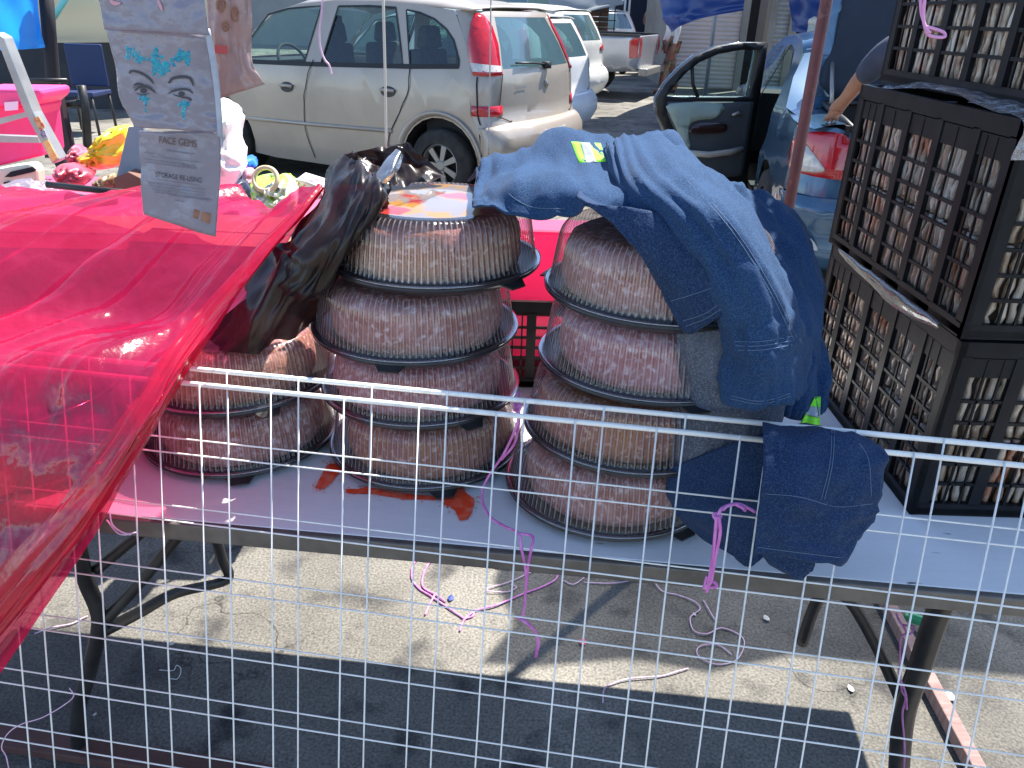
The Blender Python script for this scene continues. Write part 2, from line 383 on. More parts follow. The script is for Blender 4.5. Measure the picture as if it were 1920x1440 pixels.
# ------------------------------------------------------------------ wire grid panels
def grid_panel(name, label, off, group):
    S = 1.063; o = Vector((-.711*S, .96*S, -.462*S+CAM_H)); r = Vector((.9897, -.143, 0)); d = Vector((-.033, -.231, -.972)).normalized()
    r.normalize(); n = r.cross(d).normalized(); n = n if n.y > 0 else -n
    C = .1*S; o = o + r*off[0] - d*off[1] + n*off[2]
    t = thing(name, label, 'wire panel', tuple(o+d*0.98), group=group)
    bar = MB(); bar.tube([o+r*(-6*C-0.02), o+r*(15*C+0.02)], 0.0037, 10); bar.build('top_rail', MT_white_wire, t, smooth=True)
    w = MB()
    for i in range(-6, 16): w.tube([o+r*(i*C)-d*0.004-n*0.004, o+r*(i*C)+d*0.50-n*0.0040+n*noise.noise(Vector((i, off[0]*50, 0)))*0.002, o+r*(i*C)+d*0.98-n*0.004], 0.0013, 7)
    for j in range(1, 10): w.tube([o+r*(-6*C-0.02)+d*(j*C*1.0), o+r*(4*C)+d*(j*C), o+r*(15*C+0.02)+d*(j*C)], 0.00125, 7)
    w.build('wire_mesh', MT_white_wire, t, smooth=True)
    return t
grid_panel('wire_grid_panel', 'white wire grid panel standing in front of the table, the lower nearer one', (0, 0, 0), 'white wire grid panels')
grid_panel('wire_grid_panel', 'white wire grid panel tied just behind another, its top rail the higher one', (0.036, 0.0195, 0.010), 'white wire grid panels')
# ------------------------------------------------------------------ cake containers
RT = 0.168
def container_proto():
    t = thing('cake_container', 'x', 'cake container')
    m = MB()
    m.lathe([(0.0, 0.004), (0.120, 0.004), (0.126, 0.0), (0.150, 0.0), (0.158, 0.006), (0.166, 0.010), (RT+0.001, 0.0135), (RT, 0.0165), (0.163, 0.0165), (0.156, 0.012), (0.146, 0.009), (0.0, 0.009)], 96)
    for a in (R(-82), R(98)):
        ca, sa = math.cos(a), math.sin(a)
        def fn(u, v, ca=ca, sa=sa): return (ca*(RT+v)-sa*u, sa*(RT+v)+ca*u, 0.011-v*0.35)
        m.prism([(-0.026, -0.006), (0.026, -0.006), (0.014, 0.014), (-0.014, 0.014)], fn, (0, 0, 0.0025))
    m.build('base_tray', MT_black_plastic, t, smooth=False, ang=40, local=True)
    d = MB()
    prof = [(RT-0.001, 0.0170), (0.162, 0.0185), (0.1605, 0.024, .5), (0.1590, 0.030, 1), (0.1535, 0.066, 1), (0.1500, 0.088, 1), (0.1470, 0.097, 1), (0.1425, 0.1035, .9), (0.1370, 0.108, .8), (0.130, 0.1095, .4), (0.122, 0.1085), (0.110, 0.1105), (0.06, 0.1115), (0.0005, 0.112)]
    d.lathe(prof, 660, rib=0.0013, ribs=110)
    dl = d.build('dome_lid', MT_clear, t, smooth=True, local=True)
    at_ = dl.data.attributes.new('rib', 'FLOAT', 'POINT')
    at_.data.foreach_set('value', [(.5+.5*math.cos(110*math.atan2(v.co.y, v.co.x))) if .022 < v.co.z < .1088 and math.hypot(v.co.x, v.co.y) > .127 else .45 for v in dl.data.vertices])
    rim = MB(); rim.lathe([(RT-0.002, 0.0172), (RT+0.0015, 0.0180), (RT+0.0015, 0.0200), (RT-0.003, 0.0205), (0.162, 0.0190)], 96)
    rim.build('lid_rim', film('clear_rim_plastic', (0.75, 0.78, 0.82), trans=0.55, col=(0.10, 0.12, 0.15), gloss=0.25, rough=0.12, bump=0), t, smooth=True, local=True)
    return t
cake_mats = [M('brown_pink_crumb', (0.30, 0.115, 0.085), 0.8, col2=(0.46, 0.25, 0.22), vs=26, lo=0.35, hi=0.65, col3=(0.70, 0.56, 0.55), vs3=95, lo3=0.52, hi3=0.70, bump=0.5, bs=55),
             M('golden_crumb', (0.37, 0.17, 0.075), 0.8, col2=(0.31, 0.125, 0.10), vs=14, lo=0.35, hi=0.65, col3=(0.68, 0.50, 0.42), vs3=100, lo3=0.54, hi3=0.72, bump=0.5, bs=55),
             M('rosy_crumb', (0.36, 0.11, 0.11), 0.8, col2=(0.50, 0.27, 0.28), vs=20, lo=0.35, hi=0.65, col3=(0.74, 0.60, 0.62), vs3=105, lo3=0.50, hi3=0.70, bump=0.5, bs=55)]
def cake_proto(i):
    m = MB(); n = 72
    prof = [(0.0, 0.0), (0.132, 0.0), (0.142, 0.006), (0.146, 0.020), (0.1455, 0.036), (0.1435, 0.052), (0.140, 0.066), (0.134, 0.077), (0.122, 0.085), (0.100, 0.089), (0.070, 0.090), (0.04, 0.089), (0.0, 0.088)]
    m.lathe(prof, n)
    m.v = [v*(1+0.022*noise.noise(v*30+Vector((i*5, 0, 0)))+0.03*noise.noise(v*10+Vector((i*9, 3, 0)))) for v in m.v]
    return m.build('cake', cake_mats[i], None, smooth=True)
proto = container_proto(); cakes = [cake_proto(i) for i in range(3)]
PITCH_Z = 0.1113
stacks = [  # name, Yc, tiers bottom-first: (centre px, py)
    ('left', 1.215, [(465, 858), (455, 775)]),
    ('middle', 1.195, [(800, 870), (791, 770), (782, 632), (816, 505)]),
    ('right', 1.082, [(0.163,), (0.188,), (0.208,), (0.212,)])]
lab = {'left': ['lowest clear domed cake container in the short stack by the red plastic', 'upper clear domed cake container of the short stack, purple tinged beside the red plastic'],
       'middle': ['bottom cake container of the middle stack, beside the red paint mark', 'second lowest cake container of the middle stack, just behind the top wire rail',
                  'third cake container up in the middle stack, one tab showing', 'topmost cake container of the middle stack with a colourful label on its lid'],
       'right': ['bottom cake container under the denim jacket, sticking out furthest at the table edge', 'second lowest cake container in the stack under the denim jacket',
                 'third cake container up in the stack under the denim jacket', 'topmost cake container of the stack under the denim jacket']}
cl_ = {'left': ['round sugared cake in the lowest container of the short left stack', 'round golden cake in the upper container of the short left stack'],
       'middle': ['round pinkish sugared cake in the bottom container of the middle stack', 'round sugared cake in the second lowest container of the middle stack', 'round brown cake in the third container up of the middle stack', 'round sugared cake in the topmost container of the middle stack'],
       'right': ['round rosy cake in the bottom container under the denim jacket', 'round cake in the second lowest container under the denim jacket', 'round brown cake in the third container up under the denim jacket', 'round cake in the topmost container under the denim jacket']}
used = [False, False, False, False]; ci = 0; place = {}
for nm, yc, tiers in stacks:
    for k, tpos in enumerate(tiers):
        z = TZ + PITCH_Z*k
        if len(tpos) == 2:
            x = at(tpos[0], tpos[1], yc).x; y = yc + [0, .004, -.006, .003][k]
        else: x = tpos[0]; y = yc + [0, 0.0, 0.004, 0.0][k]
        if not used[3]: c_ = proto; used[3] = True
        else: c_ = dup(proto)
        c_.location = (x, y, z+0.001); c_.scale = (1, 1, .965); c_.rotation_euler = (0, 0, R([8, 26, -14, 40][k] + (20 if nm == 'right' else 0)))
        tag(c_, lab[nm][k], 'cake container', 'stacked domed cake containers')
        place[(nm, k)] = (c_, x, y, z)
        i = (ci*5+k*2) % 3; ck = cakes[i] if not used[i] else cakes[i].copy()
        if used[i]: COL.objects.link(ck)
        used[i] = True; ck.location = (x+[.004, -.006, .003, -.004][k], y, z+0.0115); ck.rotation_euler = (0, 0, ci*1.3+k)
        ck.scale = (.962, .962, [.96, .93, .98, .97][k])
        tag(ck, cl_[nm][k], 'cake', 'cakes inside the containers')
        ci += 1
# colourful paper label under the top lid of the middle stack
c_, x, y, z = place[('middle', 3)]
lb = MB(); lb.lathe([(0.0, 0.0), (0.118, 0.0)], 48, (x, y, z+0.1100))
ck_last = None
ml = M('printed_label', (0.34, 0.30, 0.27), 0.35, col2=(0.60, 0.30, 0.02), vs=12, vdet=3, lo=0.44, hi=0.48, col3=(0.55, 0.03, 0.02), vs3=10, lo3=0.50, hi3=0.54)
W[c_.name] = Matrix.Translation(c_.location) @ Matrix.Rotation(c_.rotation_euler.z, 4, 'Z')
lb.build('paper_label', ml, c_)
# ------------------------------------------------------------------ denim jacket
def denim(name, a, b_, cc):
    m = M(name, a, 0.88, col2=b_, vs=9, vdet=8, lo=0.3, hi=0.72, col3=cc, vs3=560, lo3=0.44, hi3=0.70, bump=0.22, bs=420, bdist=0.003, spec=0.15, sheen=0.05)
    return m
MT_den = denim('blue_denim', (0.0100, 0.030, 0.076), (0.018, 0.049, 0.118), (0.042, 0.090, 0.180))
MT_den_shade = denim('shaded_blue_denim', (0.0075, 0.020, 0.056), (0.015, 0.035, 0.088), (0.042, 0.075, 0.145))  # darker copy of the denim: shade painted into the lower pieces
MT_lin = M('grey_fleece_lining', (0.062, 0.074, 0.098), 0.95, col2=(0.10, 0.115, 0.145), vs=12, col3=(0.19, 0.205, 0.245), vs3=420, lo3=0.46, hi3=0.72, bump=0.5, bs=400, bdist=0.003, spec=0.1)
MT_lime = M('lime_reflective_tape', (0.22, 0.85, 0.02), 0.5, col2=(0.28, 0.95, 0.04), vs=20)
MT_tape = M('silver_reflective_tape', (0.42, 0.43, 0.45), 0.3, 0.3, col2=(0.36, 0.37, 0.39), vs=60)
MT_thread = M('pale_stitching', (0.12, 0.17, 0.25), 0.8)
jk = thing('denim_jacket', 'blue denim work jacket with lime reflective strips draped over the cake stacks', 'jacket', tuple(at(1250, 700, 1.0)-Vector((0, 0, 0.2))))
pieces = {}
def cloth(name, rows, mat, parent, seed=1, wr=((0.004, 0.8, 1.4), (0.0022, 2.1, 3.1)), k=9, thick=0.0028, curl=0.0, reg=None):
    m = grid_net(rows, k, k, wr, seed, curl=curl)
    o = m.build(name, mat, parent, smooth=True, thick=thick)
    pieces[reg or name] = m
    return o
cloth('back_panel', [
 [(880, 345, 1.36), (925, 320, 1.38), (985, 320, 1.42), (1045, 285, 1.45), (1120, 290, 1.44), (1195, 295, 1.42), (1262, 290, 1.40), (1330, 345, 1.38)],
 [(898, 320, 1.27), (924, 289, 1.28), (985, 287, 1.31), (1040, 239, 1.34), (1100, 252, 1.31), (1185, 268, 1.27), (1258, 258, 1.22), (1312, 318, 1.21)],
 [(893, 352, 1.19), (920, 335, 1.19), (990, 318, 1.20), (1060, 305, 1.20), (1130, 312, 1.15), (1195, 318, 1.13), (1258, 335, 1.09), (1322, 392, 1.07)],
 [(887, 376, 1.11), (925, 372, 1.09), (985, 338, 1.075), (1060, 345, 1.05), (1125, 352, 1.015), (1192, 372, 1.0), (1262, 412, .98), (1322, 472, .97)],
 [(886, 386, 1.075), (935, 401, 1.042), (990, 410, 1.025), (1060, 402, 1.0), (1112, 391, .975), (1172, 420, .96), (1240, 482, .95), (1302, 542, .945)]],
 MT_den, jk, 3, wr=((0.009, 0.9, 1.1), (0.005, 1.9, 2.2), (0.006, 0.7, 1.3, 1)))
cloth('body_lining', [
 [(1255, 560, 0.959), (1310, 560, 0.939), (1365, 540, 0.934), (1420, 540, 0.944), (1480, 560, 0.974)],
 [(1268, 650, 0.946), (1318, 655, 0.919), (1372, 670, 0.914), (1430, 680, 0.924), (1490, 680, 0.964)],
 [(1258, 760, 0.967), (1310, 755, 0.927), (1368, 765, 0.917), (1425, 775, 0.922), (1470, 785, 0.952)],
 [(1252, 850, 0.957), (1310, 835, 0.920), (1360, 830, 0.912), (1410, 815, 0.907), (1452, 800, 0.917)],
 [(1258, 905, 0.952), (1310, 893, 0.917), (1355, 878, 0.910), (1408, 845, 0.902), (1450, 806, 0.907)]],
 MT_lin, jk, 5, wr=((0.012, .5, 1.3), (0.004, 1.5, 1.7), (0.005, .4, 1.7, 1)))
cloth('right_front_fold', [
 [(1290, 318, 1.22), (1350, 335, 1.21), (1405, 352, 1.22), (1450, 368, 1.24), (1475, 395, 1.29)],
 [(1345, 385, 1.10), (1392, 392, 1.15), (1440, 400, 1.17), (1490, 425, 1.17), (1513, 450, 1.22)],
 [(1402, 470, 1.035), (1440, 480, 1.075), (1478, 470, 1.10), (1520, 498, 1.11), (1540, 530, 1.16)],
 [(1450, 560, .985), (1480, 572, 1.01), (1512, 578, 1.04), (1534, 585, 1.08), (1543, 592, 1.12)],
 [(1482, 655, .975), (1506, 670, .99), (1524, 672, 1.01), (1538, 682, 1.04), (1549, 700, 1.06)],
 [(1450, 770, .955), (1480, 785, .955), (1505, 788, .965), (1528, 782, .98), (1545, 770, 1.0)]],
 MT_den, jk, 7, wr=((0.012, 1.1, 1.4), (0.005, 2.3, 2.2), (0.004, 0.6, 2.8, 1)))
cloth('lower_sleeve', [
 [(1085, 372, 0.966), (1125, 384, 0.944), (1185, 388, 0.934), (1250, 410, 0.931), (1310, 450, 0.936)],
 [(1165, 425, 0.931), (1200, 470, 0.916), (1255, 468, 0.902), (1308, 470, 0.901), (1345, 490, 0.916)],
 [(1228, 520, 0.921), (1256, 562, 0.910), (1304, 548, 0.888), (1345, 532, 0.881), (1372, 520, 0.896)],
 [(1262, 580, 0.921), (1290, 624, 0.909), (1330, 606, 0.884), (1366, 580, 0.871), (1385, 560, 0.886)]],
 MT_den_shade, jk, 9, curl=0.05)
cloth('upper_sleeve', [
 [(1146, 272, 1.17), (1165, 260, 1.20), (1208, 256, 1.215), (1262, 256, 1.215), (1296, 312, 1.19)],
 [(1168, 348, 1.02), (1196, 335, 1.0), (1250, 325, 1.01), (1318, 334, 1.04), (1362, 352, 1.085)],
 [(1238, 425, .94), (1276, 405, .91), (1330, 392, .905), (1386, 402, .945), (1426, 438, 1.0)],
 [(1318, 528, .90), (1352, 505, .872), (1400, 492, .868), (1444, 502, .90), (1476, 540, .955)],
 [(1360, 606, .892), (1396, 592, .862), (1440, 588, .858), (1480, 590, .885), (1503, 618, .94)],
 [(1366, 660, .89), (1402, 652, .857), (1446, 645, .853), (1486, 636, .878), (1511, 642, .935)],
 [(1364, 705, .89), (1402, 702, .856), (1448, 698, .852), (1486, 690, .876), (1510, 690, .93)],
 [(1368, 752, .888), (1405, 766, .856), (1446, 762, .852), (1484, 752, .874), (1506, 738, .925)]],
 MT_den, jk, 11, wr=((0.006, 0.7, 1.3), (0.003, 1.7, 2.6), (0.005, 0.3, 1.8, 1), (0.003, 1.6, 0.7, 1)), curl=0.06)
cloth('hem_drape', [
 [(1252, 880, 0.929), (1320, 852, 0.909), (1400, 822, 0.892), (1470, 800, 0.899), (1538, 806, 0.904)],
 [(1250, 925, 0.924), (1325, 915, 0.896), (1400, 890, 0.879), (1470, 870, 0.879), (1540, 860, 0.884)],
 [(1272, 968, 0.919), (1330, 972, 0.879), (1400, 960, 0.859), (1460, 950, 0.854), (1530, 930, 0.859)],
 [(1318, 1010, 0.908), (1362, 1022, 0.876), (1404, 1024, 0.850), (1452, 1010, 0.850), (1520, 990, 0.839)],
 [(1375, 1040, 0.883), (1392, 1058, 0.854), (1412, 1060, 0.841), (1440, 1040, 0.843), (1500, 1020, 0.848)]],
 MT_den_shade, jk, 13, wr=((0.006, 1.3, 1.1), (0.003, 2.3, 2.7)))
cloth('waist_flap', [
 [(1432, 812, .935), (1495, 806, .935), (1560, 812, .935), (1610, 818, .93), (1652, 845, .92)],
 [(1430, 808, .842), (1497, 806, .838), (1562, 812, .836), (1614, 816, .834), (1654, 836, .832)],
 [(1432, 860, .805), (1500, 862, .795), (1566, 868, .794), (1620, 868, .796), (1662, 866, .806)],
 [(1425, 930, .785), (1495, 938, .768), (1562, 946, .774), (1610, 946, .772), (1646, 932, .79)],
 [(1418, 990, .774), (1485, 1004, .756), (1552, 1012, .762), (1592, 1002, .772), (1634, 968, .79)],
 [(1416, 1036, .77), (1480, 1044, .752), (1545, 1053, .755), (1580, 1056, .765), (1590, 1006, .785)]],
 MT_den_shade, jk, 17, wr=((0.008, 1.1, 1.2), (0.003, 2.6, 1.9), (0.004, 1.5, .6, 1)))
cloth('dangling_corner', [
 [(1425, 1030, .80), (1462, 1036, .79), (1500, 1040, .79), (1530, 1046, .79)],
 [(1440, 1052, .80), (1470, 1062, .785), (1500, 1066, .785), (1524, 1066, .79)],
 [(1472, 1070, .80), (1488, 1082, .785), (1502, 1086, .785), (1514, 1074, .79)]], MT_den_shade, jk, 19)
trees = {k: BVHTree.FromPolygons(m.v, m.f) for k, m in pieces.items()}
def stick(px, py, names, off=0.004):
    d = ray(px, py).normalized(); best = None
    for nme in names:
        h = trees[nme].ray_cast(CP, d)
        if h[0] is not None and (best is None or h[3] < best): best = h[3]
    return CP + d*((best if best else 1.0)-off)
def patch(name, quad, names, mat, parent, n=8, off=0.004, bulge=0):
    (a, b_, c2, d2) = [Vector(q) for q in quad]; m = MB(); ds = {}; rr = {}
    for i in range(n+1):
        for j in range(n+1):
            u, v = j/n, i/n; q = (a*(1-u)+b_*u)*(1-v)+(d2*(1-u)+c2*u)*v
            rr[i, j] = ray(q.x, q.y).normalized(); best = None
            for nme in names:
                h = trees[nme].ray_cast(CP, rr[i, j])
                if h[0] is not None and (best is None or h[3] < best): best = h[3]
            if best is not None: ds[i, j] = best
    vs = []
    for i in range(n+1):
        for j in range(n+1):
            if (i, j) in ds: t = ds[i, j]
            else: k = min(ds, key=lambda z: (z[0]-i)**2+(z[1]-j)**2); t = ds[k]
            vs.append(CP+rr[i, j]*(t-off))
    m.add(vs, [(i*(n+1)+j, i*(n+1)+j+1, (i+1)*(n+1)+j+1, (i+1)*(n+1)+j) for i in range(n) for j in range(n)])
    return m.build(name, mat, parent, smooth=True, thick=0.001)
def seam(name, pts, names, parent, r=0.0007, off=0.003, mat=None):
    P = [Vector((p[0], p[1], 0)) for p in pts]; Q = []
    for i in range((len(P)-1)*10+1):
        q = crom(P, i/10); Q.append(stick(q.x, q.y, names, off))
    m = MB(); m.tube(Q, r, 5); return m
ab = ['back_panel', 'upper_sleeve']
rs = patch('reflective_strip', [(1071, 266), (1126, 269), (1137, 303), (1086, 306)], ['back_panel'], MT_lime, jk)
patch('silver_band', [(1088, 267), (1106, 268), (1118, 304), (1099, 305)], ['back_panel'], MT_tape, rs, off=0.006)
rs = patch('reflective_strip', [(1528, 744), (1539, 744), (1537, 801), (1500, 795)], ['right_front_fold', 'back_panel'], MT_lime, jk, off=0.006)
patch('silver_band', [(1519, 762), (1538, 764), (1537, 783), (1511, 778)], ['right_front_fold', 'back_panel'], MT_tape, rs, off=0.008)
st = MB()
for pts, nn in (([(1366, 640), (1430, 640), (1508, 626)], ['upper_sleeve']), ([(1367, 648), (1430, 648), (1509, 634)], ['upper_sleeve']), ([(1366, 656), (1430, 656), (1509, 642)], ['upper_sleeve']),
                ([(1370, 742), (1430, 752), (1505, 730)], ['upper_sleeve']), ([(1370, 748), (1430, 757), (1505, 735)], ['upper_sleeve']),
                ([(1200, 262), (1270, 320), (1370, 430), (1440, 540), (1490, 640)], ['upper_sleeve']), ([(1206, 261), (1276, 318), (1376, 428), (1446, 538), (1495, 636)], ['upper_sleeve']),
                ([(928, 292), (938, 330), (940, 350), (990, 386), (1060, 392)], ['back_panel']), ([(975, 292), (972, 320), (938, 352), (900, 382)], ['back_panel']),
                ([(1256, 565), (1300, 552), (1345, 536)], ['lower_sleeve']), ([(1286, 612), (1326, 596), (1362, 572)], ['lower_sleeve']), ([(1280, 602), (1322, 588), (1358, 562)], ['lower_sleeve']),
                ([(1436, 926), (1500, 932), (1570, 950), (1640, 944)], ['waist_flap']), ([(1560, 806), (1556, 870), (1540, 936)], ['waist_flap']), ([(1565, 806), (1561, 870), (1546, 936)], ['waist_flap']),
                ([(1420, 1026), (1480, 1034), (1578, 1046)], ['waist_flap']), ([(1600, 816), (1628, 860), (1634, 930)], ['waist_flap'])):
    s = seam('x', pts, nn, jk, 0.00042, 0.0021); st.add(s.v, s.f)
st.build('stitching', MT_thread, jk, smooth=True)
# ------------------------------------------------------------------ black plastic bag
mt_bag = film('black_bag_plastic', (0.10, 0.05, 0.05), trans=0.14, col=(0.020, 0.013, 0.012), gloss=0.008, rough=0.28, bump=0.15, bs=14, translucent=0.3, fres=1.26)
bagt = thing('black_plastic_bag', 'crumpled glossy black plastic bag standing open between the cake stacks', 'plastic bag', tuple(at(500, 640, 1.2)))
wrb = ((0.012, 0.9, 1.2), (0.006, 0.6, 2.6), (0.0015, 3.2, 3.0), (0.008, 0.35, 1.9, 1))
m = grid_net([
 [(646, 290, 1.26), (668, 302, 1.20), (690, 322, 1.15), (706, 336, 1.12), (718, 346, 1.13)],
 [(622, 335, 1.24), (650, 345, 1.15), (680, 352, 1.10), (704, 360, 1.08), (716, 378, 1.10)],
 [(590, 392, 1.20), (622, 398, 1.12), (655, 405, 1.075), (685, 408, 1.06), (706, 398, 1.09)],
 [(556, 440, 1.17), (588, 450, 1.09), (622, 462, 1.055), (650, 468, 1.06), (668, 452, 1.10)],
 [(540, 462, 1.16), (560, 500, 1.08), (590, 530, 1.06), (615, 522, 1.08), (632, 490, 1.14)],
 [(500, 470, 1.18), (520, 530, 1.09), (555, 562, 1.07), (590, 560, 1.09), (608, 540, 1.14)]], 10, 12, wrb, 21, curl=0.05)
m.build('bag_mouth', mt_bag, bagt, smooth=True)
m = grid_net([
 [(505, 455, 1.20), (530, 470, 1.12), (555, 490, 1.09), (590, 500, 1.12), (620, 510, 1.2)],
 [(470, 520, 1.17), (500, 530, 1.10), (540, 540, 1.075), (585, 550, 1.10), (618, 550, 1.2)],
 [(430, 585, 1.15), (465, 598, 1.09), (515, 600, 1.075), (565, 592, 1.11), (606, 575, 1.2)],
 [(372, 650, 1.13), (425, 658, 1.09), (485, 655, 1.085), (540, 630, 1.11), (594, 594, 1.19)]], 9, 10, wrb, 23, curl=0.04)
m.build('bag_body', mt_bag, bagt, smooth=True)
m = grid_net([
 [(642, 292, 1.27), (690, 280, 1.32), (740, 272, 1.34), (768, 268, 1.33)],
 [(660, 308, 1.28), (700, 300, 1.32), (752, 290, 1.33), (800, 298, 1.33)],
 [(690, 328, 1.26), (720, 322, 1.29), (770, 318, 1.31), (835, 334, 1.31)],
 [(712, 350, 1.22), (740, 350, 1.25), (780, 345, 1.27), (820, 343, 1.29)]], 9, 9, ((0.012, 1.2, 1.3), (0.008, 0.6, 2.2, 1)), 27)
m.build('bag_back_wall', mt_bag, bagt, smooth=True)
m = grid_net([
 [(742, 280, 1.17), (752, 284, 1.16), (758, 292, 1.17)],
 [(716, 312, 1.14), (732, 318, 1.12), (742, 322, 1.13)],
 [(706, 332, 1.125), (714, 342, 1.11), (722, 345, 1.12)]], 8, 6, ((0.004, 1.2, 1.3),), 28)
m.build('lit_bag_tip', film('lit_bag_plastic', (0.4, 0.42, 0.45), trans=0.12, col=(0.16, 0.18, 0.20), gloss=0.25, rough=0.25, bump=0.3), bagt, smooth=True)  # lighter grey copy of the bag plastic paints sunlight on its tip
# ------------------------------------------------------------------ red plastic sheet
mt_red_film = film('red_pink_plastic', (0.96, 0.20, 0.36), trans=0.40, col=(0.60, 0.016, 0.110), gloss=0.028, rough=0.15, bump=0.15, bs=26, translucent=0.6, fres=1.16)
mt_red_fold = film('red_pink_plastic_folded', (0.95, 0.16, 0.30), trans=0.26, col=(0.66, 0.010, 0.070), gloss=0.03, rough=0.18, bump=0.12, bs=30, translucent=0.55, fres=1.35)
redt = thing('red_plastic_sheet', 'shiny see-through red plastic sheet thrown over the left end of the table', 'plastic sheet', tuple(atz(150, 860, 0.76)))
def fold(p, u, v):
    s_ = p.x*.83-p.y*.56; t_ = p.x*.56+p.y*.83; k = min(1.0, v*1.2)*min(1, max(0.15, (6.0-u)/3))
    a = 1-2*abs(noise.noise(Vector((s_*6+.25*math.sin(t_*2.2), t_*.42, 3.3))))**.8; b_ = 1-2*abs(noise.noise(Vector((s_*15+.3*math.sin(t_*3), t_*.8, 9.1))))**.8; c_ = noise.noise(Vector((s_*38, t_*6, 1.7)))
    return k*(.024*a+.0135*b_+.0022*c_)
m = grid_net([
 [(608, 350, 1.27), (560, 384, 1.34), (505, 396, 1.42), (400, 360, 1.52), (270, 366, 1.62), (110, 372, 1.72), (-60, 362, 1.8), (-220, 360, 1.85)],
 [(572, 404, 1.22), (520, 428, 1.27), (450, 418, 1.32), (360, 400, 1.38), (230, 410, 1.43), (90, 420, 1.46), (-60, 420, 1.5), (-220, 420, 1.5)],
 [(500, 520, 1.13), (440, 520, 1.19), (380, 500, 1.235), (290, 490, 1.27), (190, 490, 1.29), (70, 500, 1.31), (-60, 510, 1.32), (-220, 510, 1.33)],
 [(420, 602, 1.07), (360, 620, 1.11), (300, 606, 1.15), (220, 595, 1.17), (140, 590, 1.18), (40, 596, 1.18), (-70, 610, 1.18), (-220, 610, 1.2)],
 [(340, 705, .955), (290, 700, .96), (230, 690, .968), (160, 678, .975), (90, 672, .985), (10, 668, .99), (-80, 668, 1.0), (-220, 668, 1.01)],
 [(292, 800, .905), (240, 800, .90), (180, 790, .905), (120, 780, .912), (60, 770, .92), (-10, 765, .93), (-90, 760, .935), (-220, 760, .95)],
 [(232, 905, .875), (180, 900, .862), (130, 890, .866), (80, 880, .872), (30, 870, .88), (-30, 865, .886), (-100, 860, .89), (-220, 860, .9)],
 [(180, 1000, .865), (140, 990, .85), (95, 985, .86), (50, 980, .87), (0, 975, .885), (-50, 970, .90), (-110, 970, .91), (-220, 970, .93)],
 [(100, 1120, .835), (70, 1110, .82), (30, 1105, .82), (-10, 1100, .83), (-50, 1100, .845), (-90, 1100, .86), (-140, 1100, .875), (-220, 1100, .89)],
 [(-10, 1290, .81), (-40, 1285, .79), (-70, 1280, .79), (-100, 1280, .80), (-130, 1280, .81), (-160, 1280, .82), (-190, 1280, .83), (-240, 1280, .84)]],
 18, 18, ((0.008, 0.55, 0.8), (0.005, 1.3, 0.9), (0.0012, 5.5, 5.0)), 31, wdisp=fold)
m.build('sheet', mt_red_film, redt, smooth=True)
hem = [(604, 350, 1.24, 10), (562, 405, 1.18, 16), (505, 470, 1.12, 26), (450, 540, 1.065, 32), (392, 615, 1.02, 38), (330, 700, .945, 42), (275, 790, .89, 46), (212, 890, .857, 52), (148, 985, .835, 58), (60, 1090, .815, 64), (-40, 1215, .80, 66)]
rows = []
for (x, y, d, w) in hem:
    nx_, ny_ = -0.78, -0.62
    rows.append([(x-nx_*w*.28, y-ny_*w*.1, d+.03), (x-nx_*w*.25, y-ny_*w*.2, d-.002), (x, y, d-.012), (x+nx_*w*.5, y+ny_*w*.5, d-.004), (x+nx_*w, y+ny_*w, d+.012)])
m = grid_net(rows, 12, 7, ((0.007, 0.25, 1.9), (0.007, 0.35, 2.6, 1), (0.003, 1.0, 2.0)), 37)
m.build('bunched_hem', mt_red_fold, redt, smooth=True)
# ------------------------------------------------------------------ goods hidden under the sheet
for (px, py, yy, n, lbl) in ((48, 800, 1.14, 2, 'x'),):
    x = at(px, py, yy).x
    for k in range(n):
        c2 = dup(proto); c2.scale = (1, 1, .965); c2.location = (x, yy, TZ+PITCH_Z*k+.001); c2.rotation_euler = (0, 0, k*0.9+px)
        nm = (['lowest', 'middle', 'top'][k] if n == 3 else ['lower', 'upper'][k])
        tag(c2, nm+' cake container under the red plastic, '+('beside the short open stack' if n == 3 else 'at the far left end'), 'cake container', 'stacked domed cake containers')
        ck = cakes[(k+n) % 3].copy(); COL.objects.link(ck); ck.location = (x, yy, TZ+PITCH_Z*k+.0115)
        tag(ck, 'brown cake inside the '+nm+' container under the red plastic '+('beside the short stack' if n == 3 else 'at the far left'), 'cake', 'cakes inside the containers')
mt_cb = M('brown_cardboard', (.30, .19, .11), .85, col2=(.24, .145, .08), vs=5, bump=.1, bs=60, bdist=.003)
for (xa, xb_, ya, yb_, h_, rz, lbl) in ((-1.42, -.752, 1.42, 1.68, .27, .03, 'wide cardboard box under the back of the red plastic sheet at left'), (-.74, -.40, 1.43, 1.66, .285, -.06, 'smaller cardboard box under the red plastic behind the short cake stack')):
    bx_ = thing('cardboard_box', lbl, 'box', ((xa+xb_)/2, (ya+yb_)/2, TZ+.001), rz); w_, l_ = xb_-xa, yb_-ya
    m = MB(); m.box((0, 0, h_/2), (w_, l_, h_)); m.build('box_body', mt_cb, bx_, local=True, bevel=.003)
    m = MB(); m.box((0, 0, h_+.0035), (w_-.004, .048, .0015)); m.build('tape_strip', M('brown_tape', (.36, .22, .10), .25), bx_, local=True)
    for sg in (1, -1): m = MB(); m.box((0, sg*l_/4, h_+.0015), (w_-.004, l_/2-.003, .002)); m.build('flap', mt_cb, bx_, local=True)
